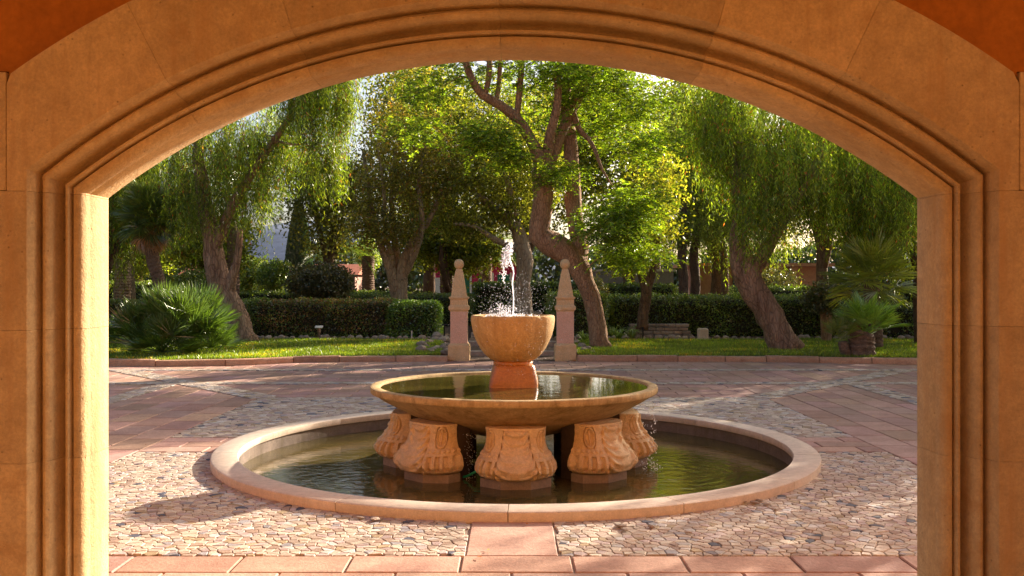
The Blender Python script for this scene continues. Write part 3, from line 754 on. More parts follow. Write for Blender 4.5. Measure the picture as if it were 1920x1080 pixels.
# ------------------------------------------------------------------ vegetation helpers
def sphere_pts(n): p = rng.normal(size=(n, 3)); return p / np.linalg.norm(p, axis=1)[:, None]
def in_ell(E, n):
    """E: list of (cx,cy,cz,rx,ry,rz,weight) -> points, biased to the shell, clumped"""
    wt = np.array([e[6] for e in E]); wt = wt / wt.sum(); k = rng.choice(len(E), size=n, p=wt); A_ = np.array(E)[k]
    r = rng.random(n) ** .45
    return A_[:, :3] + sphere_pts(n) * r[:, None] * A_[:, 3:6], k
def clumped(E, nclump, per, sig):
    c, k = in_ell(E, nclump); P = np.repeat(c, per, 0) + rng.normal(0, 1, (nclump * per, 3)) * np.array(sig); return P, c
def EL(px, py, rpx, rpy, Y, ry, wt=1.0):
    c = W(px, py, Y); return (c[0], c[1], c[2], rpx * Y / F, ry, rpy * Y / F, wt)
def broad(P, L, Wd, up=.0):
    n = len(P); D = sphere_pts(n); D[:, 2] += up; D /= np.linalg.norm(D, axis=1)[:, None]
    return kites(P, D, L * (.7 + .6 * rng.random(n)), Wd * (.7 + .6 * rng.random(n)), None)
def strands(P0, Lmin, Lmax, step, leafL, leafW):
    """weeping strands"""
    out = []; n = len(P0); Ls = Lmin + (Lmax - Lmin) * rng.random(n) ** 1.3; drift = rng.normal(0, .13, (n, 2)); cid = []
    m = int(Lmax / step)
    for j in range(m):
        ok = np.where(Ls > j * step)[0]
        if not len(ok): break
        s = j * step; q = P0[ok].copy(); q[:, :2] += drift[ok] * math.sqrt(s + .02) ; q[:, 2] -= s * .96; q += rng.normal(0, .018, q.shape)
        D = rng.normal(0, .62, (len(ok), 3)); D[:, 2] = -1; D /= np.linalg.norm(D, axis=1)[:, None]
        out.append(kites(q, D, leafL * (.7 + .6 * rng.random(len(ok))), leafW, None)); cid.append(ok)
    return np.concatenate(out), np.concatenate(cid)
def pinnate(P0, D0, L, K, leafL, leafW):
    """small feathery fronds"""
    out = []; n = len(P0); Sd = np.cross(D0, np.tile((0, 0, 1.0), (n, 1))); Sd /= np.linalg.norm(Sd, axis=1)[:, None] + 1e-6
    for j in range(K):
        s = (j + 1) / K
        for sg in (-1, 1):
            q = P0 + D0 * L * s; q[:, 2] -= .25 * L * s * s
            D = Sd * sg + D0 * .45 + rng.normal(0, .15, (n, 3)); D[:, 2] -= .25; D /= np.linalg.norm(D, axis=1)[:, None]
            out.append(kites(q, D, leafL * (1.15 - .6 * abs(s - .5)), leafW, None))
    return np.concatenate(out)
def grow(limbs, E, nbr, r0, droop=0.0, seed=0):
    """branches from the nearest limb nodes to points in the crown"""
    nodes = [(Vector(p), r) for pts, rr in limbs for p, r in list(zip(pts, rr))[len(pts) // 4:]]
    parts = []; c, k = in_ell(E, nbr)
    order = np.argsort([min((Vector(q) - a).length for a, _ in nodes) for q in c])
    for i in order:
        q = Vector(c[i]); a, ra = min(nodes, key=lambda t: (t[0] - q).length + (0 if t[0].z < q.z + .3 else 1.0)); L = (q - a).length
        if L < .25: continue
        mid = a.lerp(q, .5) + Vector((rng.normal(0, .1), rng.normal(0, .1), .14 + rng.normal(0, .08))) * L; mid2 = a.lerp(q, .78) + Vector((rng.normal(0, .08), rng.normal(0, .08), .05)) * L
        r = min(ra * .6, r0 * (.5 + L * .22)); sp, rr = spline([a, mid, mid2, q], [r, r * .7, r * .45, r * .2], .22)
        parts.append(tube(sp, rr, 5, .1, seed, cap=False)); nodes += [(p, x) for p, x in zip(sp[1:], rr[1:])][::2]
    return parts
def limb(pxpts, wpx, Y, dY=None):
    pts = []; rad = []
    for i, (px, py) in enumerate(pxpts):
        y = Y + (dY[i] if dY else 0); pts.append(W(px, py, y)); rad.append(wpx[i] * y / F / 2)
    return spline(pts, rad, .16)
def tree(name, base, limbs, E, leafV, leafC, mats, label, group=None, nbr=60, r0=.05, sides=14, crown='crown', ridge=.04):
    t = empty(name, base, label=label, cat='tree', group=group); b = np.array(base)
    parts = [tube(p, r, sides if r[0] > .1 else 8, .16, i * 7.3, ridge) for i, (p, r) in enumerate(limbs)]
    if nbr: parts += grow(limbs, E, nbr, r0)
    v, f = join(parts); v = np.array([tuple(q) for q in v]) - b; mesh('trunk', v, f, M[mats], t, smooth=True)
    me = quads_mesh(crown, leafV - b, M['leaf'], leafC); link(crown, me, t)
    return t
PEP = ([(.085, .125, .014), (.115, .155, .02), (.17, .19, .022), (.055, .08, .012), (.20, .06, .02)], [5, 4, 2.5, 3, .5])
def clump_tone(n_c, ids, amp=.22): return np.exp(rng.normal(0, amp, n_c))[ids][:, None]

# --- left weeping pepper tree
Y = 23.9
L1 = [limb([(458, 648), (452, 628), (444, 598), (428, 565), (412, 530), (403, 490), (398, 450), (386, 400), (378, 340), (372, 280), (380, 220)], [62, 50, 46, 46, 44, 40, 34, 30, 26, 20, 14], Y),
      limb([(402, 470), (420, 420), (450, 360), (490, 300), (530, 240), (560, 190)], [26, 20, 18, 15, 12, 8], Y, [0, -.2, -.5, -.8, -1, -1.2]),
      limb([(398, 440), (370, 390), (345, 340), (330, 280)], [20, 16, 13, 9], Y, [0, .2, .5, .8]), limb([(428, 565), (436, 520), (446, 480), (450, 430)], [22, 18, 14, 10], Y, [0, -.2, -.3, -.4])]
E = [EL(385, 250, 80, 90, Y, 1.6, 1.2), EL(470, 230, 85, 85, Y - .6, 1.5, 1.4), EL(585, 165, 70, 70, Y - 1.2, 1.3, 1.5), EL(410, 350, 90, 60, Y, 1.5, 1.0), EL(480, 330, 40, 60, Y - .5, 1.0, .5), EL(600, 120, 80, 70, Y - 1, 1.5, 1.1), EL(430, 120, 120, 80, Y, 2, .6),
     EL(610, 260, 40, 60, Y - 1, .8, .7), EL(330, 330, 50, 50, Y + .5, 1, .5), EL(530, 260, 60, 60, Y - .4, 1, .6), EL(640, 170, 30, 60, Y - 1.4, .6, .6)]
st, cc = clumped(E, 420, 13, (.085, .085, .2)); V, ids = strands(st, .3, 1.25, .055, .12, .019)
cl_ = np.arange(len(st)) // 13; C = pal(len(V), *PEP) * clump_tone(420, cl_[ids], .4) * .9
tree('pepper_tree', W(458, 650, Y), L1, E, V, C, 'bark', 'weeping pepper tree with a leaning trunk behind the spiky palm bush at left', nbr=70)
# --- right weeping pepper tree
Y = 20.9
L1 = [limb([(1475, 660), (1466, 640), (1452, 610), (1434, 575), (1415, 545), (1400, 515), (1390, 485), (1384, 450), (1388, 400), (1380, 330), (1370, 260)], [74, 56, 52, 50, 50, 52, 44, 34, 26, 22, 14], Y),
      limb([(1405, 525), (1430, 480), (1465, 420), (1505, 350), (1540, 290)], [30, 26, 22, 18, 12], Y, [0, -.2, -.4, -.5, -.6])]
E = [EL(1390, 260, 75, 80, Y, 1.5, 1.3), EL(1470, 290, 80, 80, Y - .4, 1.5, 1.4), EL(1560, 330, 80, 65, Y + .4, 1.5, 1.3), EL(1650, 370, 70, 60, Y + .6, 1.5, 1.2), EL(1430, 370, 60, 40, Y - .6, 1.0, .8), EL(1340, 240, 50, 60, Y + .3, 1.1, .7), EL(1480, 170, 150, 80, Y, 2, 1.4), EL(1600, 230, 110, 90, Y, 2, 1.3), EL(1350, 170, 70, 60, Y + .5, 1.4, .9), EL(1700, 330, 60, 80, Y + 1, 1.5, .8), EL(1620, 400, 70, 50, Y + 1.5, 1, .8)]
st, cc = clumped(E, 620, 13, (.085, .085, .2)); V, ids = strands(st, .3, 1.3, .052, .115, .019); cl_ = np.arange(len(st)) // 13; C = pal(len(V), *PEP) * clump_tone(620, cl_[ids], .42) * 1.25
tree('pepper_tree', W(1475, 658, Y), L1, E, V, C, 'bark', 'weeping pepper tree leaning left out of the right lawn', nbr=80)
# --- big feathery tree beside the right pillar
Y = 21.5
L1 = [limb([(1128, 656), (1124, 640), (1120, 610), (1112, 570), (1098, 530), (1080, 495), (1055, 470), (1028, 456), (1010, 440), (1014, 405), (1020, 370), (1018, 335), (1016, 312)], [48, 38, 33, 33, 36, 42, 48, 46, 42, 40, 38, 38, 34], Y),
      limb([(1016, 318), (1006, 285), (988, 250), (968, 222), (935, 196), (905, 178), (885, 150), (872, 112), (860, 70)], [28, 24, 21, 20, 18, 17, 14, 13, 10], Y, [0, -.1, -.3, -.5, -.7, -.8, -.9, -1, -1.1]),
      limb([(1020, 330), (1034, 290), (1052, 250), (1072, 205), (1098, 155), (1118, 110), (1135, 60)], [28, 26, 22, 20, 20, 18, 12], Y, [0, .1, .2, .3, .3, .4, .4]),
      limb([(1024, 320), (1030, 260), (1044, 200), (1046, 150), (1044, 100), (1042, 50)], [20, 18, 16, 14, 14, 10], Y, [0, -.2, -.4, -.4, -.5, -.5]),
      limb([(1082, 498), (1086, 460), (1078, 410), (1074, 360), (1072, 300), (1066, 240), (1060, 190), (1066, 130), (1064, 60)], [38, 34, 31, 31, 28, 24, 20, 16, 11], Y, [0, .05, .1, .2, .3, .5, .6, .7, .7]),
      limb([(908, 180), (916, 150), (918, 110), (922, 60)], [11, 11, 10, 8], Y, [-.8, -.8, -.8, -.8]), limb([(930, 194), (936, 150), (938, 110), (940, 60)], [10, 9, 8, 7], Y, [-.7, -.6, -.5, -.5]),
      limb([(968, 222), (974, 170), (978, 120), (980, 60)], [12, 12, 11, 9], Y, [-.5, -.5, -.5, -.5]), limb([(1072, 205), (1085, 240), (1110, 270), (1130, 320), (1150, 350)], [14, 11, 8, 5, 1.5], Y, [.3, .2, 0, -.2, -.3]),
      limb([(1086, 455), (1110, 430), (1140, 425), (1170, 430)], [12, 9, 7, 4], Y, [.3, .1, -.2, -.4])]
E = [EL(1120, 140, 90, 50, Y, 1.3, 1.4), EL(1190, 190, 70, 40, Y, 1.2, .8), EL(915, 255, 55, 24, Y - 1, .7, .9), EL(960, 290, 30, 18, Y - 1, .5, .35), EL(800, 165, 50, 28, Y - 1, .9, .6), EL(780, 240, 40, 28, Y - 1, .8, .3), EL(1050, 325, 36, 18, Y - .6, .5, .4), EL(1160, 420, 65, 42, Y - .8, .8, 1.5), EL(1190, 380, 50, 40, Y - .5, .8, .8),
     EL(1180, 480, 60, 24, Y - .6, .7, .6), EL(1030, 130, 80, 28, Y - .6, 1, .6), EL(870, 120, 60, 25, Y - .8, 1, .35), EL(1210, 270, 50, 40, Y, 1, .6), EL(1000, 20, 200, 60, Y, 2.5, 1.2), EL(1120, 250, 60, 40, Y + .5, .8, .4), EL(1040, 210, 110, 50, Y + .6, 1, .7), EL(950, 140, 70, 40, Y - .4, 1, .4)]
st, cc = clumped(E, 640, 8, (.24, .24, .12)); D0 = sphere_pts(len(st)); D0[:, 2] = -.1 + .25 * D0[:, 2]; D0 /= np.linalg.norm(D0, axis=1)[:, None]
V = pinnate(st, D0, .34, 8, .085, .028); ids = np.tile(np.arange(len(st)) // 8, 16)
C = pal(len(V), [(.075, .12, .012), (.11, .16, .015), (.17, .20, .02), (.045, .07, .01)], [4, 4, 2, 2]) * clump_tone(640, ids, .38)
tree('jacaranda_tree', W(1128, 658, Y), L1, E, V, C, 'barkj', 'tall feathery leaved tree with a curved trunk just right of the right pillar', nbr=120, r0=.03)
# --- olive brown many-stemmed tree behind the left hedge
Y = 30.5
L1 = [limb([(748, 585), (742, 545), (734, 510), (716, 465), (700, 410), (690, 340), (680, 280)], [26, 22, 20, 14, 11, 8, 5], Y), limb([(752, 585), (752, 540), (756, 495), (776, 450), (806, 410), (830, 350)], [28, 24, 20, 15, 11, 7], Y),
      limb([(742, 545), (744, 490), (738, 430), (734, 360), (742, 280)], [18, 15, 12, 9, 6], Y, [0, .3, .5, .6, .8]), limb([(756, 520), (780, 470), (792, 420), (786, 340), (800, 260)], [14, 12, 10, 8, 5], Y, [0, -.3, -.5, -.5, -.5]), limb([(738, 500), (722, 430), (720, 360), (706, 270)], [10, 9, 7, 4], Y, [0, -.3, -.5, -.5])]
E = [EL(730, 330, 75, 75, Y, 1.8, 1.4), EL(800, 350, 70, 60, Y, 1.8, 1.1), EL(760, 240, 90, 55, Y, 1.8, 1.2), EL(700, 420, 50, 45, Y, 1.2, .7), EL(830, 290, 60, 60, Y, 1.5, .8), EL(740, 430, 60, 30, Y - .8, 1, .4), EL(770, 130, 100, 60, Y, 2, .5)]
st, cc = clumped(E, 640, 44, (.22, .22, .18)); V = broad(st, .11, .045); ids = np.arange(len(st)) // 44
C = pal(len(V), [(.12, .11, .022), (.165, .145, .032), (.22, .185, .05), (.075, .075, .015), (.19, .09, .03)], [4, 4, 2, 3, 1.2]) * clump_tone(640, ids, .22)
tree('olive_leaved_tree', W(748, 588, Y), L1, E, V, C, 'barkp', 'pale many stemmed tree with brownish olive leaves behind the left hedge', nbr=110, r0=.035)
# --- central tree behind the jet
Y = 31
L1 = [limb([(984, 600), (982, 570), (980, 530), (984, 490), (978, 455), (968, 425)], [36, 32, 30, 30, 28, 24], Y), limb([(968, 430), (940, 400), (905, 372), (868, 340), (840, 300)], [20, 16, 13, 10, 7], Y), limb([(975, 440), (962, 390), (950, 330), (930, 270)], [16, 13, 10, 7], Y),
      limb([(980, 460), (1010, 420), (1030, 370), (1060, 320)], [16, 13, 10, 7], Y, [0, .4, .8, 1]), limb([(978, 470), (930, 450), (890, 425), (850, 420)], [14, 11, 8, 5], Y, [0, -.4, -.7, -.9])]
E = [EL(900, 340, 80, 60, Y, 1.8, 1.3), EL(960, 260, 80, 70, Y, 1.8, 1.0), EL(870, 420, 60, 40, Y, 1.3, .8), EL(1010, 330, 60, 70, Y + 1, 1.5, 1.0), EL(960, 400, 50, 35, Y, 1, .5), EL(930, 180, 120, 60, Y, 2, .6)]
st, cc = clumped(E, 520, 46, (.22, .22, .18)); V = broad(st, .12, .055); ids = np.arange(len(st)) // 46
C = pal(len(V), [(.11, .12, .02), (.16, .165, .03), (.23, .21, .04), (.07, .075, .012)], [4, 4, 2, 3]) * clump_tone(520, ids, .25)
tree('broadleaf_tree', W(984, 602, Y), L1, E, V, C, 'barkp', 'broadleaf tree with straight trunk directly behind the water jet', nbr=90, r0=.035)
# --- small dark trunked tree in front of the right hedge
Y = 25.2
L1 = [limb([(1204, 618), (1206, 590), (1212, 550), (1206, 515), (1196, 480), (1180, 440)], [24, 20, 20, 22, 18, 10], Y), limb([(1212, 545), (1224, 510), (1228, 470), (1240, 420)], [16, 14, 12, 7], Y), limb([(1206, 510), (1180, 500), (1158, 480)], [10, 7, 4], Y)]
E = [EL(1215, 440, 55, 40, Y, 1.1, 1.4), EL(1240, 380, 60, 50, Y, 1.2, 1), EL(1170, 490, 40, 20, Y, .7, .4), EL(1230, 310, 60, 50, Y + .5, 1.2, .9)]
st, cc = clumped(E, 200, 34, (.18, .18, .14)); V = broad(st, .10, .05, -.3); ids = np.arange(len(st)) // 34
C = pal(len(V), [(.13, .15, .02), (.19, .19, .03), (.25, .22, .04), (.07, .08, .012)], [4, 4, 2, 3]) * clump_tone(200, ids, .3)
tree('yellowish_tree', W(1204, 620, Y), L1, E, V, C, 'barkd', 'small dark trunked tree with yellowish leaves before the right hedge', nbr=40, r0=.03)
# --- two slim trunks behind the right hedge
Y = 34
for k, (px, lab) in enumerate([(1281, 'slim dark trunked tree behind the right hedge, left of a pair'), (1303, 'slim dark trunked tree behind the right hedge, right of a pair')]):
    L1 = [limb([(px, 575), (px + 1, 530), (px - 2, 480), (px + 3, 420), (px, 340)], [22, 18, 17, 14, 9], Y + k)]
    E = [EL(px - 10 + 30 * k, 350, 60, 60, Y + k, 1.5, 1), EL(px + 20 * k, 270, 60, 60, Y + k, 1.5, 1), EL(px + 30 * k, 430, 45, 25, Y + k, 1, .5)]
    st, cc = clumped(E, 210, 48, (.26, .26, .3)); V = broad(st, .14, .045, -.8); ids = np.arange(len(st)) // 48
    C = pal(len(V), [(.08, .11, .02), (.12, .15, .03), (.05, .06, .012), (.16, .17, .04)], [4, 4, 3, 1.5]) * clump_tone(210, ids, .25)
    tree('slim_tree', W(px, 577, Y + k), L1, E, V, C, 'barkd', lab, nbr=35, r0=.03, group='slim trees behind the right hedge')
# --- trees just outside the picture on the right that shade the court
Y = 25
# --- background trees, three shapes shared
def bgtree_data(seed, Hh, rad, cols, weep=False, nc=520):
    E = []
    for _ in range(9): a = random.uniform(0, 2 * PI); q = random.uniform(.1, .6) * rad; E.append((q * math.cos(a), q * math.sin(a), Hh * random.uniform(.42, .85), rad * .5, rad * .5, Hh * .16, 1))
    L = [spline([(0, 0, -.1), (.1, .05, Hh * .2), (-.15, .1, Hh * .45), (.05, 0, Hh * .75)], [.26, .2, .16, .06], .5), spline([(.05, 0, Hh * .25), (.7, .3, Hh * .45), (1.3, .5, Hh * .65)], [.14, .1, .05], .5), spline([(.0, 0, Hh * .22), (-.8, -.2, Hh * .45), (-1.2, -.5, Hh * .6)], [.13, .1, .05], .5)]
    tv, tf = join([tube(p, r, 9, .15, seed) for p, r in L] + grow(L, E, 45, .05))
    if weep:
        st, cc = clumped(E, 430, 7, (.25, .25, .25)); V, ids = strands(st, .6, 2.4, .085, .18, .028); C = pal(len(V), *cols) * clump_tone(430, (np.arange(len(st)) // 7)[ids], .25)
    else:
        st, cc = clumped(E, nc, 34, (.33, .33, .26)); V = broad(st, .17, .085); C = pal(len(V), *cols) * clump_tone(nc, np.arange(len(st)) // 34, .25)
    me = quads_mesh('crown', V, M['leaf'], C); tm = bpy.data.meshes.new('trunk'); tm.from_pydata([tuple(q) for q in tv], [], tf); tm.update(); tm.shade_smooth(); tm.materials.append(M['barkd'])
    return tm, me
OL = ([(.10, .125, .018), (.15, .17, .025), (.07, .085, .012), (.21, .20, .035)], [4, 4, 3, 1.5])
BG = [bgtree_data(1, 10, 3.6, OL), bgtree_data(2, 9, 3.0, ([(.10, .105, .025), (.15, .13, .035), (.06, .065, .015)], [4, 3, 3])), bgtree_data(3, 9.5, 3.4, PEP, True), bgtree_data(4, 5.5, 2.2, OL), bgtree_data(5, 5.5, 2.3, OL, nc=110)]
def bg(k, x, y, s, rz, label, group='trees closing the garden behind', name='garden_tree'):
    t = empty(name, (x, y, .07), rz, label=label, cat='tree', group=group); t.scale = (s, s, s); link('trunk', BG[k][0], t); link('crown', BG[k][1], t); return t
spots = [(0, -20, 42, 1.2, 'tall dark tree beyond the far left palm trunks'), (2, -16.3, 35, .9, 'weeping tree behind the fan palm at far left'), (2, -12.2, 28.5, .85, 'weeping tree between the far left palms and the left pepper tree'), (2, 13.2, 29.5, .95, 'weeping tree behind the palms at far right'), (0, 7.2, 48, 1.3, 'tall tree filling the sky right of the feathery leaved tree'), (3, -11.6, 37, .95, 'low bushy tree behind the left pepper tree trunk'),
         (1, -8.1, 42, .95, 'tall tree with olive crown behind the dark round shrub'), (0, -4.2, 47, 1.35, 'tall green tree behind the pale many stemmed tree'), (3, -2.7, 40, 1.0, 'low spreading tree just left of the left pillar top'), (1, .6, 44, 1.3, 'tall tree straight behind the central trunk'),
         (0, 4.9, 40, 1.2, 'tall green tree behind the feathery leaved tree'), (2, 9.4, 44, 1.25, 'weeping tree behind the slim dark trunks'), (1, 12.5, 38, 1.1, 'tall olive crowned tree above the pinkish building'),
          (0, 17.5, 38, 1.05, 'large dark tree at the far right edge of the garden'), (3, -20.5, 52, 1.0, 'low tree far behind beside the tiled roof')]
for i, (k, x, y, s, lab) in enumerate(spots): bg(k, x, y, s, i * 1.7, lab)
shade = [(4, 8.9, 13.9, .9, 'thin crowned small tree off to the right of the fountain'), (1, 9.9, 22.9, .74, 'leafy tree at the right edge behind the taller fan palm'), (4, 9.8, 17.0, 1.0, 'thin low spreading tree off to the right beside the paved court'), (1, 12.9, 15.3, .68, 'taller tree off to the right nearest the arch'), (1, 18.5, 27.5, .9, 'tall tree off to the right of the right lawn')]
for i, (k, x, y, s, lab) in enumerate(shade): bg(k, x, y, s, i * 2.1 + .6, lab, group='trees shading the court from the right')

for i, (k, x, y, s, lab) in enumerate([(0, -16.5, 25.5, .9, 'leafy tree off the left end of the left lawn'), (2, -21, 30, 1.0, 'weeping tree farther off to the left of the court'), (1, -17.5, 19.5, .85, 'olive crowned tree beside the left end of the court'), (0, -26, 38, 1.2, 'tall tree closing the far left of the garden'), (0, 20, 29, 1.1, 'leafy tree farther off to the right of the court'), (1, 24, 40, 1.2, 'tall tree closing the far right of the garden')]): bg(k, x, y, s, i * 1.3, lab, group='trees beyond the ends of the court')
# --- palms
def fan_mesh(name, R_, nseg, spread, pet, col, wd=.03, cup=.25, droop=.1):
    V = []; C = []
    for i in range(nseg):
        a = -spread / 2 + spread * i / (nseg - 1); L = R_ * (.72 + .28 * math.cos(a * .55)) * random.uniform(.94, 1.05)
        d = np.array((math.sin(a), math.cos(a), cup * math.cos(a * .5) + random.uniform(-.06, .06))); s = np.array((math.cos(a), -math.sin(a), random.choice((-1, 1)) * .7)); s /= np.linalg.norm(s)
        b = np.array((0, pet, 0)); p1 = b + d * L * .55; p2 = b + d * L - np.array((0, 0, droop * L))
        V.append([b, p1 - s * wd / 2, p1 + s * wd * 0, b]); V[-1] = [b, p1 - s * wd / 2, p2, p1 + s * wd / 2]
        C.append(np.array(col) * random.uniform(.8, 1.2))
    s = .012; V.append([(-s, 0, 0), (s, 0, 0), (s * .7, pet, .0), (-s * .7, pet, .0)]); C.append(np.array(col) * .9); V.append([(0, 0, -s), (0, 0, s), (0, pet, s * .7), (0, pet, -s * .7)]); C.append(np.array(col) * .9)
    return quads_mesh(name, np.array(V, np.float32), M['frond'], np.array(C))
def orient(o, loc, d, roll=0, s=1):
    q = Vector(d).to_track_quat('Y', 'Z'); o.location = loc; o.rotation_mode = 'QUATERNION'; from mathutils import Quaternion
    o.rotation_quaternion = q @ Quaternion((0, 1, 0), roll); o.scale = (s, s, s)
def palm(name, base, trunk, tw, crown_c, meshes, n, s, label, mat='palmt', elev=(-35, 80), dead=None, petiole0=.0, cat='palm tree', group=None):
    t = empty(name, base, label=label, cat=cat, group=group); b = Vector(base)
    if trunk:
        sp, rr = spline(trunk, tw, .05); rr = [r * (1 + .10 * (i % 2) * 1) for i, r in enumerate(rr)]; v, f = tube(sp, rr, 16, .12, 3); mesh('trunk', [Vector(q) - b for q in v], f, M[mat], t, smooth=False)
    for i in range(n):
        az = i * 2.39996 + random.uniform(-.2, .2); el = math.radians(elev[0] + (elev[1] - elev[0]) * ((i + .5) / n) ** .9 + random.uniform(-6, 6))
        d = (math.cos(az) * math.cos(el), math.sin(az) * math.cos(el), math.sin(el)); o = link('frond', meshes[i % len(meshes)], t)
        orient(o, Vector(crown_c) - b + Vector((random.gauss(0, .03), random.gauss(0, .03), random.gauss(0, .05))), d, random.uniform(-.4, .4), s * random.uniform(.85, 1.1))
    if dead:
        dm, nd = dead
        for i in range(nd):
            az = i * 2.39996; el = math.radians(random.uniform(-82, -45)); d = (math.cos(az) * math.cos(el), math.sin(az) * math.cos(el), math.sin(el)); o = link('dead_frond', dm, t)
            orient(o, Vector(crown_c) - b + Vector((0, 0, random.uniform(-.35, -.05))), d, random.uniform(-.4, .4), s * random.uniform(.7, 1))
    return t
FG = (.075, .115, .02); fanA = [fan_mesh('fan_frond', .62, 30, 3.6, .42, c, .03) for c in (FG, (.11, .14, .025), (.055, .09, .02))]
deadf = fan_mesh('dead_fan_frond', .55, 22, 2.6, .3, (.26, .13, .05), .03, cup=.05, droop=.5)
Y = 24.6
palm('fan_palm', W(302, 590, Y), [W(304, 620, Y), W(302, 560, Y), (W(298, 525, Y)), W(287, 490, Y), W(283, 450, Y), W(282, 420, Y)], [.17, .16, .15, .16, .15, .12], W(284, 402, Y), fanA, 84, 1.0, 'fan palm with a skirt of dead brown fronds at far left', dead=(deadf, 80), elev=(-62, 70))
# far left thick palm trunks with date fronds
def date_mesh(L, n, col, droop=.5):
    V = []; C = []; pts = []
    for i in range(13): s = i / 12; pts.append(np.array((0, L * s * (1 - .18 * s), L * (.38 * s - droop * s * s))))
    for i in range(12):
        w_ = .02 * (1 - i / 13); V.append([pts[i] + (-w_, 0, 0), pts[i] + (w_, 0, 0), pts[i + 1] + (w_, 0, 0), pts[i + 1] + (-w_, 0, 0)]); C.append(np.array(col) * 1.2)
    for i in range(n):
        s = .1 + .9 * i / n; k = s * 12; a = int(min(k, 11)); p = pts[a] + (pts[a + 1] - pts[a]) * (k - a); tdir = pts[a + 1] - pts[a]; tdir /= np.linalg.norm(tdir)
        l = L * .2 * math.sin(PI * (.12 + .8 * s)) + .06
        for sg in (-1, 1):
            d = np.array((sg * .85, 0, .18 + random.uniform(-.15, .15))) + tdir * .7; d /= np.linalg.norm(d); q = p + d * l; q[2] -= .1 * l; m = p + d * l * .5; V.append([p, m + (0, 0, .011), q, m - (0, 0, .011)]); C.append(np.array(col) * random.uniform(.75, 1.25))
    return quads_mesh('date_frond', np.array(V, np.float32), M['frond'], np.array(C))
dt = [date_mesh(2.3, 52, (.06, .10, .02)), date_mesh(2.3, 52, (.09, .13, .025), .62)]
palm('date_palm', W(228, 590, 33), [W(228, 600, 33), W(230, 540, 33), W(231, 480, 33), W(231, 430, 33)], [.30, .27, .25, .26], W(231, 400, 33), dt, 36, 1.15, 'stout date palm trunk standing at the far left edge behind the hedge', mat='barkp', elev=(-30, 75))
palm('date_palm', W(247, 590, 34.5), [W(247, 600, 34.5), W(247, 540, 34.5), W(245, 480, 34.5), W(246, 400, 34.5), W(246, 360, 34.5)], [.13, .12, .11, .12, .1], W(246, 350, 34.5), dt, 26, 1.0, 'slender palm trunk close beside the stout one at far left', mat='barkp', elev=(-30, 75))
palm('date_palm', W(436, 600, 31), [W(436, 600, 31), W(438, 500, 31), W(434, 420, 31), W(434, 370, 31)], [.2, .18, .17, .17], W(434, 362, 31), dt, 34, 1.05, 'date palm with arching fronds behind the left pepper tree', elev=(-25, 75))
palm('date_palm', W(690, 590, 48), [W(690, 570, 48), W(690, 530, 48), W(690, 480, 48)], [.32, .3, .3], W(640, 470, 48), dt, 26, 1.1, 'short date palm with thick trunk behind the dark round shrub', elev=(-30, 70))
palm('date_palm', W(838, 570, 46), [W(838, 570, 46), W(838, 520, 46), W(838, 480, 46)], [.32, .34, .3], W(838, 465, 46), dt, 28, 1.1, 'short date palm with thick trunk left of the left pillar', elev=(-30, 70))
palm('date_palm', W(912, 560, 50), [W(912, 560, 50), W(912, 520, 50), W(912, 470, 50)], [.3, .28, .28], W(912, 460, 50), dt, 28, 1.1, 'date palm in front of the green shuttered house', elev=(-30, 70))
palm('date_palm', W(1340, 540, 43), [W(1360, 560, 43), W(1358, 500, 43), W(1352, 450, 43)], [.17, .16, .16], W(1352, 440, 43), dt, 26, 1.0, 'date palm rising behind the pinkish building', elev=(-30, 70))
# spiky bush palm at left: several heads
BG1 = [fan_mesh('bush_frond', .52, 24, 2.9, .45, c, .022, cup=.15, droop=.03) for c in ((.055, .10, .016), (.08, .135, .02), (.04, .07, .012))]
t = empty('bush_palm', (-7.0, 19.4, .08), label='wide spiky fan palm bush at the kerb on the left lawn', cat='palm bush')
for (hx, hy, hz, nn, sc) in [(-.75, 0, .25, 26, .95), (-.2, .3, .45, 32, 1.1), (.35, 0, .40, 32, 1.1), (.8, .2, .15, 22, .85), (0, -.4, .1, 24, .9), (.45, .6, .5, 24, 1.05), (-.95, .5, .2, 20, .9)]:
    for i in range(int(nn * 1.5)):
        az = i * 2.39996 + random.uniform(-.3, .3); el = math.radians(random.uniform(0, 88)); d = (math.cos(az) * math.cos(el), math.sin(az) * math.cos(el), math.sin(el)); o = link('frond', BG1[i % 3], t); orient(o, (hx, hy, hz), d, random.uniform(-.8, .8), sc * random.uniform(.8, 1.08))
# right palm: upper crown, lower crown, small sucker
t = palm('fan_palm', W(1618, 668, 18.9), [W(1614, 668, 18.9), W(1614, 650, 18.9), W(1616, 635, 18.9), W(1620, 622, 18.9)], [.27, .25, .24, .2], W(1625, 622, 18.9), [fan_mesh('frond', .55, 34, 3.1, .4, c, .022) for c in ((.10, .18, .02), (.14, .23, .025))], 24, .9, 'stocky fan palm with hairy trunk at the kerb on the right lawn', elev=(0, 65), cat='palm bush')
palm('fan_palm', W(1575, 660, 18.8), [W(1588, 668, 18.8), W(1582, 650, 18.8), W(1580, 640, 18.8)], [.1, .09, .08], W(1578, 632, 18.8), [fanA[1]], 12, .5, 'small fan palm sprouting left of the stocky one', elev=(0, 80), cat='palm bush')
palm('fan_palm', W(1640, 600, 20.3), [W(1640, 650, 20.3), W(1638, 600, 20.3), W(1634, 560, 20.3), W(1634, 530, 20.3)], [.17, .16, .16, .16], W(1634, 522, 20.3), [fan_mesh('frond', .62, 34, 3.3, .45, c, .024) for c in ((.17, .20, .02), (.22, .24, .03), (.12, .15, .02))], 40, 1.0, 'taller fan palm with radiating fronds behind the stocky one', elev=(-45, 70))

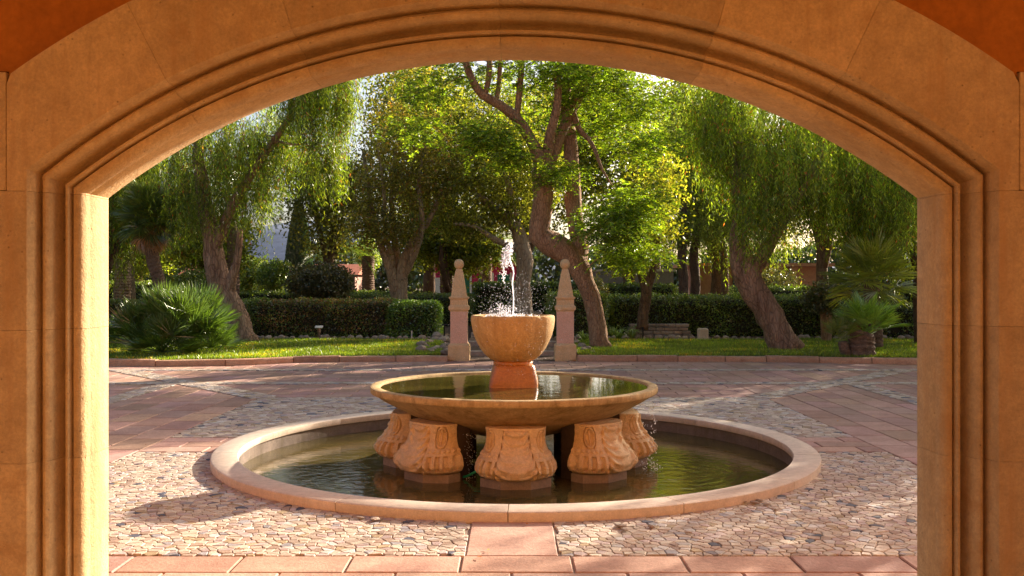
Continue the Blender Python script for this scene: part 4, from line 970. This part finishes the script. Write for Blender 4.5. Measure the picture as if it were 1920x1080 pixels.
# --- hedges and shrubs
HG = ([(.07, .11, .012), (.11, .15, .018), (.05, .07, .010), (.16, .19, .02)], [4, 3, 3, 1.2])
def hedge(x0, x1, y0, y1, z1, label, dens=1100, cols=HG, L=.055, extra=None, rnd=.12, name='hedge', cat='hedge', group='clipped hedges of the garden'):
    base = ((x0 + x1) / 2, (y0 + y1) / 2, .07); t = empty(name, base, label=label, cat=cat, group=group); b = np.array(base); c = .07
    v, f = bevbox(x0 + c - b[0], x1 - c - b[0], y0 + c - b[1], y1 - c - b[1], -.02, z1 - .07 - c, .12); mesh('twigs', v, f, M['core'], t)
    ar = [(x1 - x0) * z1, (x1 - x0) * (y1 - y0), (y1 - y0) * z1, (y1 - y0) * z1, (x1 - x0) * z1 * .3]; n = int(sum(ar) * dens); k = rng.choice(5, size=n, p=np.array(ar) / sum(ar)); u, w_ = rng.random(n), rng.random(n)
    P = np.zeros((n, 3)); X = x0 + (x1 - x0) * u; Yv = y0 + (y1 - y0) * w_; Z = .07 + (z1 - .07) * w_; Yu = y0 + (y1 - y0) * u
    for kk, arr in enumerate([(X, y0, Z), (X, Yv, z1), (x0, Yu, Z), (x1, Yu, Z), (X, y1, Z)]):
        m = k == kk; 
        for a_ in range(3): P[m, a_] = (arr[a_][m] if isinstance(arr[a_], np.ndarray) else arr[a_])
    cen = np.array(((x0 + x1) / 2, (y0 + y1) / 2, z1 / 2)); hs = np.array(((x1 - x0) / 2, (y1 - y0) / 2, z1 / 2 + .05)); q = (P - cen)
    inner = np.clip(q, -(hs - rnd), hs - rnd); dd = q - inner; ln = np.linalg.norm(dd, axis=1)[:, None] + 1e-6; q = inner + dd / ln * np.minimum(ln, rnd)
    lump = np.array([mnoise.noise(Vector((a * 1.6, b_ * 1.6, c_ * 2))) for a, b_, c_ in P[:, :3]])[:, None]
    P = cen + q * (1 + .0) + (dd / ln) * (lump * .13) + rng.normal(0, .03, (n, 3)); P[:, 2] = np.maximum(P[:, 2], .09)
    V = broad(P, L, L * .7, .3); C = pal(n, *cols) * np.exp(lump * .9)
    if extra is not None: C = extra(P, C)
    link('foliage', quads_mesh('foliage', V - b, M['leafdense'], C), t); return t
def rust(P, C):
    m = (np.abs(P[:, 0] + 5.2) < 1.9) & (rng.random(len(P)) < .5) & (P[:, 2] > .2); C = C.copy(); C[m] = C[m].mean(1)[:, None] * np.array((2.1, 1.1, .35)); return C
hedge(-7.4, -3.4, 26.5, 28.6, 1.03, 'long clipped hedge with rusty patches behind the left lawn', 1300, extra=rust)
hedge(-3.5, -2.1, 26.3, 28.0, 1.0, 'rounded bright green hedge end just left of the left pillar', 1500, cols=([(.07, .125, .015), (.11, .17, .02), (.04, .07, .01)], [4, 3, 2]), rnd=.25)
hedge(2.9, 9.3, 26.8, 28.6, 1.16, 'long clipped hedge behind the right lawn and leaning tree', 1200)
hedge(-14, -7.9, 28.5, 30.4, 1.0, 'low hedge behind the spiky palm bush', 700); hedge(9.6, 14, 25.6, 27.2, .92, 'low dark hedge behind the fan palms at right', 800)
hedge(-6.6, -1.45, 33.5, 35.5, 1.15, 'second hedge row seen over the left hedge', 700); hedge(-13, -4.5, 39, 41, 1.2, 'thin sunlit hedge line behind the dark round shrub', 450, L=.08)
hedge(-1.4, 2.9, 35.2, 37.5, 1.55, 'tall dark hedge crossing behind the fountain jet', 800, L=.07); hedge(3.2, 6.4, 37, 38.5, 1.5, 'dark hedge in front of the grey wall', 500, L=.08)
hedge(1.15, 2.6, 26, 30, 1.25, 'dark hedge block between right pillar and curved trunk', 1000); hedge(-24, -12, 44, 46, 1.6, 'distant hedge below the tiled roof', 250, L=.1)
hedge(8, 16, 33, 35, 1.4, 'dark hedge behind the right pepper tree', 400, L=.08)
def shrub(px, py, rpx, rpy, Y, label, cols, n, L=.07, trunk=False, cat='shrub'):
    c = W(px, py, Y); base = (c[0], c[1], .07); t = empty('shrub', base, label=label, cat=cat); b = np.array(base); E = [(*c, rpx * Y / F, rpx * Y / F, rpy * Y / F, 1)]
    st, cc = clumped(E, n // 30, 30, (.1, .1, .09)); st[:, 2] = np.maximum(st[:, 2], .1); V = broad(st, L, L * .6, .2); C = pal(len(V), *cols) * clump_tone(n // 30, np.arange(len(st)) // 30, .25)
    L1 = [spline([(c[0] + dx * .3, c[1], .0), (c[0] + dx, c[1] + dy, c[2]), (c[0] + dx * 2, c[1] + dy * 2, c[2] + .3 * rpy * Y / F)], [.05 if not trunk else .11, .03 if not trunk else .07, .01], .15) for dx, dy in ((.08, .05), (-.1, .06), (.02, -.1))]
    v, f = join([tube(p, r, 8, .1) for p, r in L1]); mesh('stems', np.array([tuple(q) for q in v]) - b, f, M['barkj'], t); link('foliage', quads_mesh('foliage', V - b, M['leafdense'], C), t)
DK = ([(.04, .045, .014), (.06, .06, .02), (.09, .07, .03), (.12, .12, .05)], [4, 3, 2, .6]); YG = ([(.12, .18, .03), (.18, .23, .04), (.26, .28, .07), (.07, .12, .02)], [4, 4, 2, 2])
shrub(602, 530, 62, 36, 32, 'large dark round shrub behind the left hedge', DK, 20000, .08)
shrub(515, 520, 34, 30, 42, 'sunlit yellow green shrub left of the dark round shrub', YG, 7000, .12); shrub(470, 520, 28, 34, 44, 'light green bush in front of the tiled roof', YG, 5000, .12)
shrub(1550, 560, 42, 26, 24, 'small dark tree with a short forked trunk right of the leaning tree', DK, 8000, .07, True)
shrub(690, 470, 26, 40, 52, 'feathery green bush far behind the hedges', YG, 3000, .14); shrub(1440, 540, 60, 40, 38, 'dark shrub behind the right hedge under the leaning tree', DK, 6000, .1)
shrub(1610, 560, 70, 40, 26, 'dark shrub behind the fan palms at right', DK, 10000, .08); shrub(350, 540, 50, 36, 30, 'green shrub between fan palm and left pepper trunk', HG, 9000, .08)
shrub(1110, 560, 30, 40, 33, 'dark shrub behind the curved trunk', DK, 6000, .08); shrub(860, 480, 34, 40, 42, 'green shrub above the left pillar ball', YG, 5000, .12)
# far-off wood closing the horizon
n = 60000; X = rng.uniform(-75, 75, n); px_ = CX + X / 82 * F
top = np.array([4.6 + 1.6 * mnoise.noise(Vector((x * .16, 0, 5))) + 1.0 * mnoise.noise(Vector((x * .6, 2, 0))) for x in X]); top -= 2.6 * np.exp(-((px_ - 528) / 26) ** 2)
P = np.stack([X, 82 + rng.normal(0, 1.5, n), .1 + np.maximum(top, .5) * rng.random(n) ** .75], 1)
me = quads_mesh('distant_woodland', broad(P, .5, .3), M['leafdense'], pal(n, [(.05, .07, .02), (.08, .10, .03), (.035, .05, .015)], [3, 2, 3]) * np.exp(.4 * np.sin(X * 1.3))[:, None])
link('distant_woodland', me, kind='stuff', label='far belt of trees closing the view behind the garden', cat='woodland')
# cypress
c = W(560, 540, 60); t = empty('cypress', (c[0], 60, .07), label='dark narrow cypress standing before the distant hill', cat='tree')
n = 26000; h = rng.random(n) ** .8; az = rng.random(n) * 2 * PI; r = (1.05 * (1 - h) ** .55 * (.3 + .7 * np.minimum(1, h * 6 + .4))) * (.75 + .3 * rng.random(n)); P = np.stack([r * np.cos(az), r * np.sin(az), .3 + h * 6.3], 1)
D = np.stack([np.cos(az) * .3, np.sin(az) * .3, np.ones(n)], 1); D /= np.linalg.norm(D, axis=1)[:, None]; link('foliage', quads_mesh('foliage', kites(P, D, .22, .09, None), M['leafdense'], pal(n, [(.02, .045, .025), (.03, .06, .03)], [1, 1])), t)
v, f = tube([(0, 0, -.1), (0, 0, 2), (0, 0, 6)], [.2, .15, .03], 8); mesh('trunk', v, f, M['barkd'], t)
# strap-leaved plants
def straps(px, py, Y, s, label):
    x, _, _ = W(px, py, Y); t = empty('strap_leaved_plant', (x, Y, .09), label=label, cat='plant', group='strap leaved plants beside the right pillar')
    n = 46; V = []; C = []
    for i in range(n):
        a = random.uniform(0, 2 * PI); e = random.uniform(.5, 1.2); l = s * random.uniform(.6, 1.1); d = np.array((math.cos(a), math.sin(a), 0)); p0 = np.zeros(3); p1 = d * l * .45 * math.cos(e) + np.array((0, 0, l * .6 * math.sin(e))); p2 = d * l * .95 * math.cos(e) + np.array((0, 0, l * .5 * math.sin(e)))
        sd = np.array((-d[1], d[0], 0)) * .014; V.append([p0 - sd, p0 + sd, p1 + sd, p1 - sd]); V.append([p1 - sd, p1 + sd, p2 + sd * .2, p2 - sd * .2]); c = np.array((.14, .2, .04)) * random.uniform(.6, 1.3); C += [c, c]
    link('leaves', quads_mesh('leaves', np.array(V, np.float32), M['frond'], np.array(C)), t)
for (px, Y, s, lb) in [(1160, 24.6, .55, 'strap leaved plant right beside the curved trunk'), (1184, 24.9, .6, 'strap leaved plant halfway between curved trunk and low stone wall'), (1150, 25.8, .6, 'taller strap leaved clump behind the curved trunk'), (1190, 26.2, .6, 'strap leaved clump in front of the right hedge end'), (1232, 26.3, .4, 'small strap leaved tuft above the low stone wall'), (1318, 25.6, .35, 'small green tuft right of the upright stone'), (1095, 24.0, .5, 'strap leaved plant behind the right pillar base')]: straps(px, 0, Y, s, lb)

# --- rocks edging the beds, low stone wall, upright stone, little posts
def rock_mesh(k):
    v = []; 
    r = np.array((random.uniform(.8, 1.3), random.uniform(.8, 1.1), random.uniform(.55, .9)))
    import bmesh
    b = bmesh.new(); bmesh.ops.create_icosphere(b, subdivisions=2, radius=1)
    for q in b.verts: q.co = Vector((q.co.x * r[0], q.co.y * r[1], q.co.z * r[2])) * (1 + .3 * mnoise.noise(q.co * 1.4 + Vector((k * 9, 0, 0))))
    me = bpy.data.meshes.new('rock'); b.to_mesh(me); b.free(); setcol(me, np.ones((len(me.vertices), 3)) * random.uniform(.8, 1.25)); me.materials.append(M['rock']); return me
RK = [rock_mesh(k) for k in range(7)]
def rock(x, y, s, label, group):
    o = link('rock', RK[random.randrange(7)], None, label=label, cat='rock', group=group); o.location = (x, y, .085 + s * .35); o.rotation_euler = (random.uniform(-.3, .3), random.uniform(-.3, .3), random.uniform(0, 6)); o.scale = (s, s, s)
x = -12
while x < -2.0: rock(x, 25.35 + random.uniform(-.15, .15) + .2 * math.sin(x), random.uniform(.05, .105), 'reddish rubble stone in the row between left lawn and hedge', 'rocks edging the left bed'); x += random.uniform(.12, .24)
for i in range(46): rock(random.uniform(-2.1, -1.2), random.uniform(19.3, 26.2), random.uniform(.05, .14), 'rough stone heaped behind the left pillar', 'rocks behind the left pillar')
x = 1.4
while x < 12: rock(x, 25.25 + random.uniform(-.2, .2), random.uniform(.05, .11), 'reddish rubble stone in the row between right lawn and hedge', 'rocks edging the right bed'); x += random.uniform(.13, .26)
for i in range(22): rock(random.uniform(1.2, 1.7), random.uniform(19.4, 25), random.uniform(.05, .11), 'rough stone behind the right pillar', 'rocks behind the right pillar')
wl = empty('dry_stone_wall', (3.9, 26.2, .08), label='low dry stone ledge before the right hedge', cat='stone wall')
for row in range(4):
    x = -.75 + row * .03
    while x < 1.0 - row * .12:
        L = random.uniform(.16, .42); v, f = bevbox(x, x + L - .012, -.15 + row * .02, .2, row * .095, row * .095 + .085, .014); v = [(a + .01 * mnoise.noise(Vector((a * 7, b_ * 7, c_ * 7 + row))), b_ + .015 * mnoise.noise(Vector((a * 5, b_ * 5, c_ * 5))), c_) for a, b_, c_ in v]
        mesh('stone', v, f, M['rock'], wl, cols=np.ones((len(v), 3)) * random.uniform(.7, 1.15)); x += L
c = W(1315, 633, 25.2); v, f = bevbox(-.13, .13, -.1, .1, -.05, .30, .03); v = [(a + .03 * mnoise.noise(Vector((a * 5, b_ * 5, c_ * 5))), b_, c_ + .04 * mnoise.noise(Vector((a * 8, 0, 3)))) for a, b_, c_ in v]
mesh('upright_stone', v, f, M['coping'], cols=np.ones((len(v), 3)), label='pale upright stone block at the back of the right lawn', cat='stone').location = (c[0], 25.0, .08)
c = W(598, 0, 24.9); t = empty('plant_label_post', (c[0], 24.9, .08), label='short brown post with slanted pale plaque before the left hedge', cat='plant label')
v, f = box_vf(-.03, .03, -.03, .03, 0, .33); mesh('post', v, f, M['barkj'], t); v, f = box_vf(-.10, .10, -.07, .07, -.008, .008); o = mesh('plaque', v, f, M['pale'], t); o.location = (0, 0, .345); o.rotation_euler = (.35, 0, 0)
c = W(772, 0, 25.1); v, f = box_vf(-.016, .016, -.016, .016, 0, .24); mesh('marker_peg', v, f, M['pale'], label='small white peg before the bright hedge end', cat='peg').location = (c[0], 25.1, .08)
c = W(833, 0, 24.8); t = empty('garden_tap', (c[0], 24.8, .08), label='dark metal standpipe just left of the left pillar', cat='garden tap')
v, f = tube([(0, 0, 0), (0, 0, .2), (0, 0, .4)], [.022, .02, .02], 8); mesh('pipe', v, f, M['metal'], t); v, f = tube([(-.07, 0, .4), (0, 0, .405), (.08, 0, .4)], [.018, .02, .018], 8); mesh('tap_head', v, f, M['metal'], t)
c = W(1206, 0, 24.8); v, f = tube([(0, 0, 0), (.01, 0, .15), (0, 0, .34)], [.02, .02, .02], 8); mesh('marker_peg', v, f, M['metal'], label='thin grey peg before the low stone ledge', cat='peg').location = (c[0], 24.9, .08)
bn = empty('stone_bench', (*W(1138, 0, 31)[:2], .08), label='pale slatted bench seen between curved trunk and right hedge', cat='bench')
for k in range(4): v, f = bevbox(-.55, .55, .0 + (.14 * k if k < 2 else .32), (.12 + .14 * k if k < 2 else .36), (.45 if k < 2 else .58 + .14 * (k - 2)), (.49 if k < 2 else .68 + .14 * (k - 2)), .008); mesh('slat', v, f, M['pale'], bn)
for sx_ in (-.45, .45): v, f = bevbox(sx_ - .04, sx_ + .04, 0, .38, 0, .449, .01); mesh('leg', v, f, M['metal'], bn)

# ------------------------------------------------------------------ distant buildings, car, hill
def bx(name, x0, x1, y0, y1, z0, z1, mat, parent): v, f = box_vf(x0, x1, y0, y1, z0, z1); return mesh(name, v, f, M[mat], parent)
hs = empty('house', (*W(505, 0, 72)[:2], 0), label='low house with a red tiled roof beyond the left shrubs', cat='house')
bx('wall', -6.5, 6.5, 0, 5, 0, 2.4, 'pink', hs); v = [(-6.8, -.4, 2.35), (6.8, -.4, 2.35), (6.8, 2.5, 3.2), (-6.8, 2.5, 3.2), (6.8, 5.4, 2.35), (-6.8, 5.4, 2.35)]; mesh('roof', v, [(0, 1, 2, 3), (3, 2, 4, 5), (0, 3, 5), (1, 4, 2)], M['redtile'], hs)
for x_ in (-4, -1, 2, 4.6): bx('window', x_, x_ + .9, -.03, .0, .9, 2.0, 'glass', hs)
hs = empty('house', (*W(905, 0, 58)[:2], 0), label='magenta house with green shutters glimpsed beside the left pillar', cat='house')
bx('wall', -3.3, 2.2, 0, 4, 0, 2.75, 'magenta', hs); bx('roof', -3.6, 2.5, -.5, 4.3, 2.76, 2.95, 'redtile', hs)
for x_ in (-1.55, -.2, .9): bx('shutter', x_, x_ + .75, -.06, -.003, .3, 2.2, 'greendoor', hs); bx('door_frame', x_ + .76, x_ + .88, -.05, -.003, .2, 2.3, 'white', hs)
bx('white_panel', -3.2, -2.4, -.06, -.003, .5, 2.0, 'white', hs)
hs = empty('house', (*W(1360, 0, 47)[:2], 0), label='pinkish building with square piers behind the right hedge', cat='building')
bx('wall', -1.6, 5, 0, 4, 0, 2.45, 'pink', hs); bx('roof', -1.9, 5.3, -.4, 4.2, 2.46, 2.62, 'pink', hs)
for x_ in (-1.7, -.2, 1.5, 3.2): bx('pier', x_, x_ + .3, -.3, -.003, 0, 2.45, 'pink', hs)
for x_ in (.35, 2.0): bx('door', x_, x_ + 1.0, -.04, -.004, 0, 2.1, 'glass', hs)
o = empty('garden_wall', (*W(1170, 0, 46)[:2], 0), label='grey rendered wall seen right of the curved trunk', cat='wall'); bx('panel', -1.8, 2.4, 0, .3, 0, 2.2, 'greywall', o); bx('cap', -1.9, 2.5, -.05, .35, 2.2, 2.3, 'white', o)
car = empty('parked_car', (*W(478, 0, 49)[:2], .08), label='white car mostly hidden behind the left hedges', cat='car')
def prism(prof, x0, x1):
    n = len(prof); v = [(a, x0, b_) for a, b_ in prof] + [(a, x1, b_) for a, b_ in prof]; return v, [list(range(n)), [n + k for k in range(n)][::-1]] + [(k, (k + 1) % n, (k + 1) % n + n, k + n)[::-1] for k in range(n)]
v, f = prism([(-2, .35), (2, .35), (2.05, .7), (1.9, .9), (1.0, .98), (-1.6, 1.0), (-2.02, .9), (-2.05, .6)], -.85, .85); mesh('body', v, f, M['carpaint'], car)
v, f = prism([(-1.5, 1.0), (.95, .98), (.4, 1.42), (-.9, 1.45)], -.72, .72); mesh('cabin', v, f, M['glass'], car); v, f = prism([(-.9, 1.45), (.4, 1.42), (.3, 1.47), (-.8, 1.5)], -.7, .7); mesh('car_roof', v, f, M['carpaint'], car)
for x_ in (-1.3, 1.3):
    for s in (-.86, .86): v, f = lathe([(.01, -.1), (.32, -.1), (.32, .1), (.01, .1)], 20); o = mesh('wheel', v, f, M['rubber'], car); o.location = (x_, s, .32); o.rotation_euler = (PI / 2, 0, 0)
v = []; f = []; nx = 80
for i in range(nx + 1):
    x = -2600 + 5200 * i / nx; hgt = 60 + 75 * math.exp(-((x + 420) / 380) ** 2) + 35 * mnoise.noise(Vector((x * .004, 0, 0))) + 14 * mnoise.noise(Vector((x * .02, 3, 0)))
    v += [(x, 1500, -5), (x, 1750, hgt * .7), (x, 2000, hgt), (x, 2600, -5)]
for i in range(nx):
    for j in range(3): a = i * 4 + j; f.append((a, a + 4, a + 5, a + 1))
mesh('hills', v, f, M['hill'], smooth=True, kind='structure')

for (px, py) in [(1393, 944), (1404, 940), (1416, 946), (1424, 941), (1437, 948), (1455, 958), (1164, 990), (1172, 996), (676, 974), (704, 977), (1222, 991), (1290, 1001)]:
    Yr = F * H / (py - YH); o = link('loose_chip', RK[random.randrange(7)], None, label='small loose chip of paving stone lying beside the basin coping', cat='stone chip', group='loose chips by the basin'); sc_ = random.uniform(.016, .03); o.location = ((px - CX) * Yr / F, Yr, .008 + sc_ * .25); o.scale = (sc_ * 1.3, sc_, sc_ * .5); o.rotation_euler = (0, 0, random.uniform(0, 6))
# fallen leaves on the paving
n = 420; P = np.stack([rng.uniform(-6, 6, n), rng.uniform(5.2, 18, n), np.full(n, .014)], 1); P = P[(P[:, 0] - FX) ** 2 + (P[:, 1] - FY) ** 2 > 2.75 ** 2]; n = len(P)
D = rng.normal(size=(n, 3)); D[:, 2] = .1; D /= np.linalg.norm(D, axis=1)[:, None]; Sd = np.cross(D, (0, 0, 1.0)); L = (.02 + .03 * rng.random(n))[:, None]
V = np.stack([P, P + D * L * .5 + Sd * L * .25, P + D * L, P + D * L * .5 - Sd * L * .25], 1); link('fallen_leaves', quads_mesh('fallen_leaves', V, M['leaf'], pal(n, [(.25, .10, .03), (.12, .06, .03), (.3, .2, .06), (.05, .03, .02)], [2, 2, 1, 2])), kind='stuff', label='small dry leaves scattered over the paving', cat='leaves')
print('TRIS', sum(sum(len(p.vertices) - 2 for p in m.polygons) if len(m.polygons) < 5000 else len(m.polygons) * 2 for m in bpy.data.meshes))
